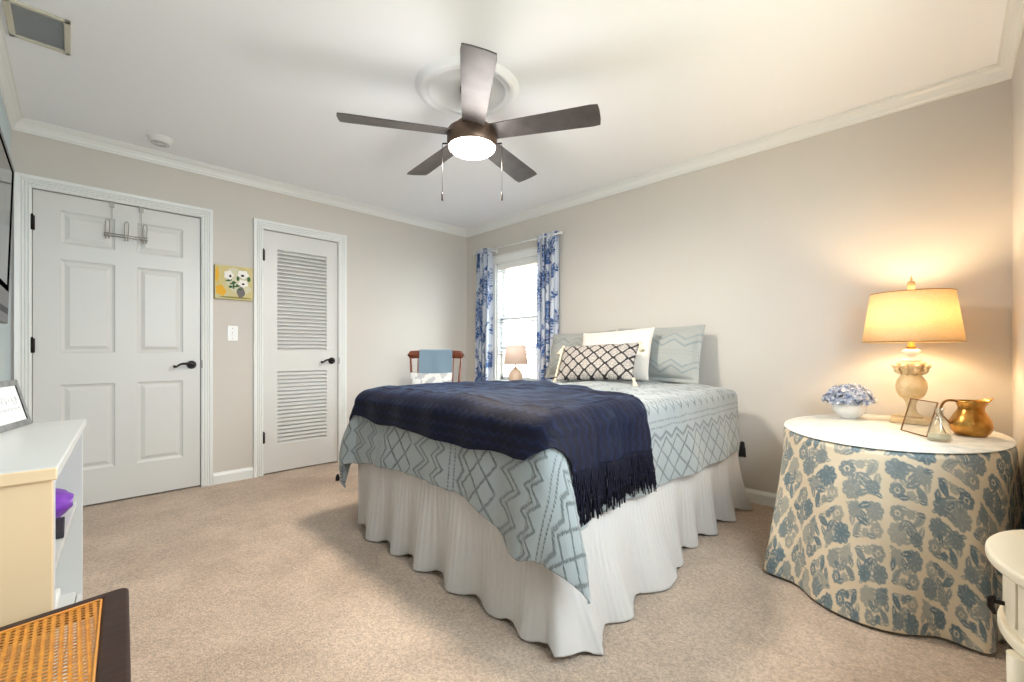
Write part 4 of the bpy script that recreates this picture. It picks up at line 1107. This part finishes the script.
# ---- big table lamp
lx, ly = 2.975, .138
lm = thing('table_lamp', 'lit table lamp with yellow linen shade and cream turned base', 'lamp', (lx, ly, TZ2))
mlb = mat('cream distressed lamp base', (222, 200, 160), .5, var=(25, (204, 176, 128)))
mcry = mat('white glazed spacer', (240, 236, 226), .15)
MB().box(lx-.075, lx+.075, ly-.075, ly+.075, TZ2, TZ2+.028).build('plinth', mlb, lm, bevel=.004)
MB().lathe([(.001, .028), (.042, .028), (.044, .038), (.026, .048), (.018, .075), (.020, .100), (.030, .118), (.048, .135), (.058, .160), (.061, .182), (.058, .205), (.048, .226), (.038, .238), (.036, .244), (.001, .245)], (lx, ly, TZ2), 40).build('body', mlb, lm)
b = MB(); b.lathe([(.036, .243), (.040, .252), (.046, .270), (.056, .284), (.058, .292), (.058, .304), (.001, .306)], (lx, ly, TZ2), 40)
for i in range(8):
    a = 2*PI*i/8+PI/8
    c_, s2 = math.cos(a), math.sin(a)
    pts = [(lx+c_*(.040+.020*t+.010*math.sin(t*4.2)), ly+s2*(.040+.020*t+.010*math.sin(t*4.2)), TZ2+.246+.046*t-.010*max(0, t-.8)*5) for t in [k/8 for k in range(9)]]
    b.tube(pts, [.008, .011, .013, .013, .012, .012, .011, .010, .008], 8); b.ball((lx+c_*.066, ly+s2*.066, TZ2+.284), .013, 8)
b.build('capital', mlb, lm)
MB().lathe([(.001, .306), (.038, .306), (.042, .314), (.034, .324), (.016, .328), (.014, .336), (.024, .340), (.036, .350), (.036, .362), (.026, .368), (.001, .369)], (lx, ly, TZ2), 36).build('spacer', mcry, lm)
MB().lathe([(.001, .369), (.018, .369), (.020, .382), (.013, .388), (.013, .415), (.001, .415)], (lx, ly, TZ2), 24).build('socket', mat('aged brass', (170, 128, 70), .3, .9), lm)
z0, z1 = 1.068, 1.318
mshade = mat('yellow linen shade', (240, 222, 186), .9, var=(70, (228, 206, 166), (1, 1, 6)), trans=.36, bump=(300, .3, .001))
MB().lathe([(.193, z0), (.160, z1)], (lx, ly, 0), 72).build('lamp_shade', mshade, lm, solid=.002)
mbr = bpy.data.materials['aged brass']
for rr2, zz2 in ((.194, z0+.002), (.161, z1-.002)): b.tube([(lx+rr2*math.cos(t*2*PI/64), ly+rr2*math.sin(t*2*PI/64), zz2) for t in range(64)], .0022, 6, True) if False else MB().tube([(lx+rr2*math.cos(t*2*PI/64), ly+rr2*math.sin(t*2*PI/64), zz2) for t in range(64)], .0022, 6, True).build('shade_rim', mbr, lm)
b = MB(); b.cyl((lx, ly, z1-.016), (lx, ly, z1-.006), .012, n=14)
for a in (0.4, 0.4+2*PI/3, 0.4+4*PI/3): b.cyl((lx, ly, z1-.012), (lx+.160*math.cos(a), ly+.160*math.sin(a), z1-.004), .0022, n=6)
b.build('shade_spider', mbr, lm)
b = MB()
for e in (-1, 1): b.tube([(lx, ly+e*.012, 1.085), (lx, ly+e*.055, 1.14), (lx, ly+e*.055, 1.22), (lx, ly, z1-.010)], .0022, 6)
b.build('harp', mbr, lm)
MB().lathe([(.001, z1-.01), (.010, z1-.01), (.006, z1+.012), (.014, z1+.020), (.017, z1+.040), (.013, z1+.056), (.004, z1+.060), (.006, z1+.068), (.001, z1+.085)], (lx, ly, 0), 20).build('finial', mat('amber glass finial', (190, 160, 112), .25), lm)
mbulb = emit('glowing bulb', (255, 214, 150), 30)
MB().lathe([(.013, 1.075), (.016, 1.10), (.030, 1.135), (.030, 1.155), (.018, 1.178), (.001, 1.184)], (lx, ly, 0), 24).build('bulb', mbulb, lm)
L = bpy.data.lights.new('table_lamp_light', 'POINT'); L.energy = LAMP_W; L.color = (1, .77, .49); L.shadow_soft_size = .05
lo = bpy.data.objects.new('table_lamp_light', L); C.objects.link(lo); lo.location = (lx, ly, 1.195)

# ---- hydrangea in bowl
hx, hy = 2.945, .385
hb = thing('flower_bowl', 'white bowl of pale blue hydrangeas left of the table lamp', 'flowers', (hx, hy, TZ2))
MB().lathe([(.001, 0), (.038, 0), (.040, .006), (.058, .020), (.074, .045), (.076, .068), (.068, .090), (.063, .090), (.068, .066), (.060, .04), (.001, .02)], (hx, hy, TZ2), 40).build('bowl', mat('matte white ceramic', (228, 226, 222), .5), hb)
b = MB(); rs = random.Random(3)
for i in range(420):
    a = rs.random()*2*PI; el = math.acos(rs.random()*1.0)
    d = Vector((math.sin(el)*math.cos(a), math.sin(el)*math.sin(a), math.cos(el)))
    c = Vector((hx, hy, TZ2+.098))+Vector((d.x*.108, d.y*.108, d.z*.092-.012))*rs.uniform(.78, 1.04)
    q = d.to_track_quat('Z', 'Y'); sp = rs.random()*PI; sz = rs.uniform(.011, .017); q = q @ Vector((rs.uniform(-.5, .5), rs.uniform(-.5, .5), 1)).to_track_quat('Z', 'Y')
    for k in range(4):
        t = sp+k*PI/2
        loc = [(0, 0, 0), (math.cos(t-.55)*sz*.8, math.sin(t-.55)*sz*.8, .003), (math.cos(t)*sz*1.2, math.sin(t)*sz*1.2, .006), (math.cos(t+.55)*sz*.8, math.sin(t+.55)*sz*.8, .003)]
        b._add([c+q @ Vector(v) for v in loc], [(0, 1, 2, 3)], False)
fl_o = b.build('blossoms', mat('pale blue petals', (122, 138, 172), .7, var=(45, (226, 228, 236)), trans=.15), hb, fixn=False)
b = MB()
for i in range(14):
    a = 2*PI*i/14; c = Vector((hx, hy, TZ2+.085)); o = Vector((math.cos(a)*.085, math.sin(a)*.085, .01)); s3 = Vector((-math.sin(a), math.cos(a), 0))*.018
    b._add([c+o*.5, c+o+s3, c+o*1.45+Vector((0, 0, -.01)), c+o-s3], [(0, 1, 2, 3)], False)
b.build('leaves', mat('grey green leaf', (104, 116, 110), .6), hb, fixn=False)

# ---- brass edged glass frame
gx, gy = 2.572, .113
gf = thing('glass_photo_frame', 'brass edged clear glass frame leaning in front of the table lamp', 'picture frame', (gx, gy, TZ2), R(-148.2))
# local x = width, lean back toward +y
w_, h_, t_ = .168, .150, R(15)
Tm = Matrix.Rotation(-t_, 4, 'X')
Tm = Matrix.Rotation(-t_, 4, 'X')
def q3(x, y, z): return Tm @ Vector((x, y, z))
b = MB(); ww = w_/2
for (p, q) in (((-ww, 0, .003), (ww, 0, .003)), ((-ww, 0, h_), (ww, 0, h_)), ((-ww, 0, .003), (-ww, 0, h_)), ((ww, 0, .003), (ww, 0, h_))): b.cyl(q3(*p), q3(*q), .0028, n=4, sm=False)
b.build('brass_edge', mat('antique brass', (140, 98, 56), .35, .8), gf, local=True)
b = MB()
for dy in (-.0018, .0018):
    vs = [q3(-ww, dy, .003), q3(ww, dy, .003), q3(ww, dy, h_), q3(-ww, dy, h_)]; b._add(vs, [(0, 1, 2, 3)], False)
b.build('glass_sheet', glass('frame glass', (250, 250, 248), 1, .05), gf, local=True)
MB().cyl((ww-.004, .030, h_*.75), (ww-.004, .075, .003), .0022, n=8).build('easel_leg', bpy.data.materials['antique brass'], gf, local=True)

# ---- clear glass bottle
vx, vy = 2.440, .030
vb = thing('glass_bottle', 'small clear glass bottle between the glass frame and the brass pitcher', 'bottle', (vx, vy, TZ2))
MB().lathe([(.001, .002), (.034, .002), (.037, .008), (.036, .030), (.030, .065), (.018, .090), (.012, .100), (.012, .125), (.017, .130), (.017, .134), (.010, .134), (.010, .100), (.015, .088), (.027, .064), (.033, .030), (.034, .010), (.001, .006)], (vx, vy, TZ2-.0015), 36).build('bottle_glass', glass('bottle glass', (250, 250, 246), 1.0, .07), vb)
MB().lathe([(.001, .007), (.0325, .010), (.0315, .028), (.001, .029)], (vx, vy, TZ2), 30).build('contents', mat('cream liquid', (222, 214, 190), .3), vb)

# ---- brass pitcher
bx_, by_ = 2.690, -.062
bpz = thing('brass_pitcher', 'polished brass pitcher with curled handle at the right end of the table', 'pitcher', (bx_, by_, TZ2))
mpit = mat('aged polished brass', (212, 160, 84), .27, .95, var=(18, (150, 96, 36)))
n = 48; prof = [(.001, 0), (.045, 0), (.050, .004), (.062, .020), (.068, .042), (.064, .066), (.052, .090), (.042, .108), (.040, .120), (.046, .138), (.052, .148)]
b = MB(); prof2 = prof+[(.049, .148), (.043, .138), (.037, .120), (.039, .108), (.060, .066), (.060, .03), (.001, .01)]
b.lathe(prof2, (0, 0, 0), n)
dsp = Vector((.45, -.9)).normalized()     # spout direction
nv_ = []
for v in b.v:
    r = math.hypot(v[0], v[1]); k = 0
    if v[2] > .11 and r > 1e-3:
        c_ = (v[0]*dsp.x+v[1]*dsp.y)/r; k = max(0, c_)**6*(v[2]-.11)/.038
    nv_.append((v[0]+dsp.x*k*.022+bx_, v[1]+dsp.y*k*.022+by_, v[2]+k*.012+TZ2))
b.v = nv_; b.build('pitcher_body', mpit, bpz)
pts = []; rr2 = []
for i in range(22):
    t = i/21
    # handle: from rim out, over and down to belly
    ang_ = R(200)-t*R(250)
    ox = -.052-.050*math.sin(t*PI)**.8; oz = .146+.012*math.sin(min(1, t*2.2)*PI) - .105*t**1.25
    pts.append((bx_-dsp.x*(-ox)*1.0, by_-dsp.y*(-ox)*1.0, TZ2+oz)); rr2.append(.0055-.0015*t)
b = MB(); b.tube(pts, rr2, 10); b.build('handle', mat('dark brass', (128, 88, 48), .3, .9), bpz)

# ------------------------------------------------------------------ half round nightstand near right
mns = mat('antique white paint', (226, 216, 194), .4)
nsx = 1.405
n2_ = thing('demilune_table', 'cream half round side table against the near right wall', 'side table', (nsx, YF+.09, 0))
def hmoon(b, r, ry, z0, z1, n=48):
    P = [(nsx+r*math.cos(t), YF+.003+ry*math.sin(t)) for t in np.linspace(0, PI, n)]
    return b.prism(P, z0, z1)
hmoon(MB(), .232, .158, .578, .600).build('top', mns, n2_, bevel=.007, seg=3)
hmoon(MB(), .196, .128, .455, .5775).build('apron', mns, n2_, bevel=.002)
hmoon(MB(), .208, .140, .432, .4545).build('lower_moulding', mns, n2_, bevel=.006, seg=3)
b = MB(); P = [(nsx+.200*math.cos(t), YF+.003+.132*math.sin(t)) for t in np.linspace(R(66), R(114), 16)]
Pi = [(nsx+.194*math.cos(t), YF+.003+.126*math.sin(t)) for t in np.linspace(R(114), R(66), 16)]
dwr = MB().prism(P+Pi, .468, .565).build('drawer_front', mns, n2_, bevel=.002)
# knob + dark back plate
kt = R(97)
kx, ky = nsx+.196*math.cos(kt), YF+.003+.128*math.sin(kt)
kn = Vector((math.cos(kt)/.196, math.sin(kt)/.128, 0)).normalized()
b = MB(); p0 = Vector((kx, ky, .492)); b.cyl(p0, p0+kn*.022, .0045, n=12); b.tube([p0+kn*.020+Vector((-.012, 0, .012)), p0+kn*.024+Vector((0, 0, .006)), p0+kn*.024+Vector((0, 0, -.012)), p0+kn*.018+Vector((0, 0, -.026))], [.004, .006, .006, .004], 10); b.cyl(p0, p0+kn*.003, .013, n=18)
b.build('drawer_pull', M['bronze'], n2_)
for t in (R(12), R(124), R(170)):
    x, y = nsx+.195*math.cos(t), YF+.022+.115*math.sin(t)
    MB().cyl((x, y, 0), (x, y, .4315), .012, .020, 16).build('leg', mns, n2_)
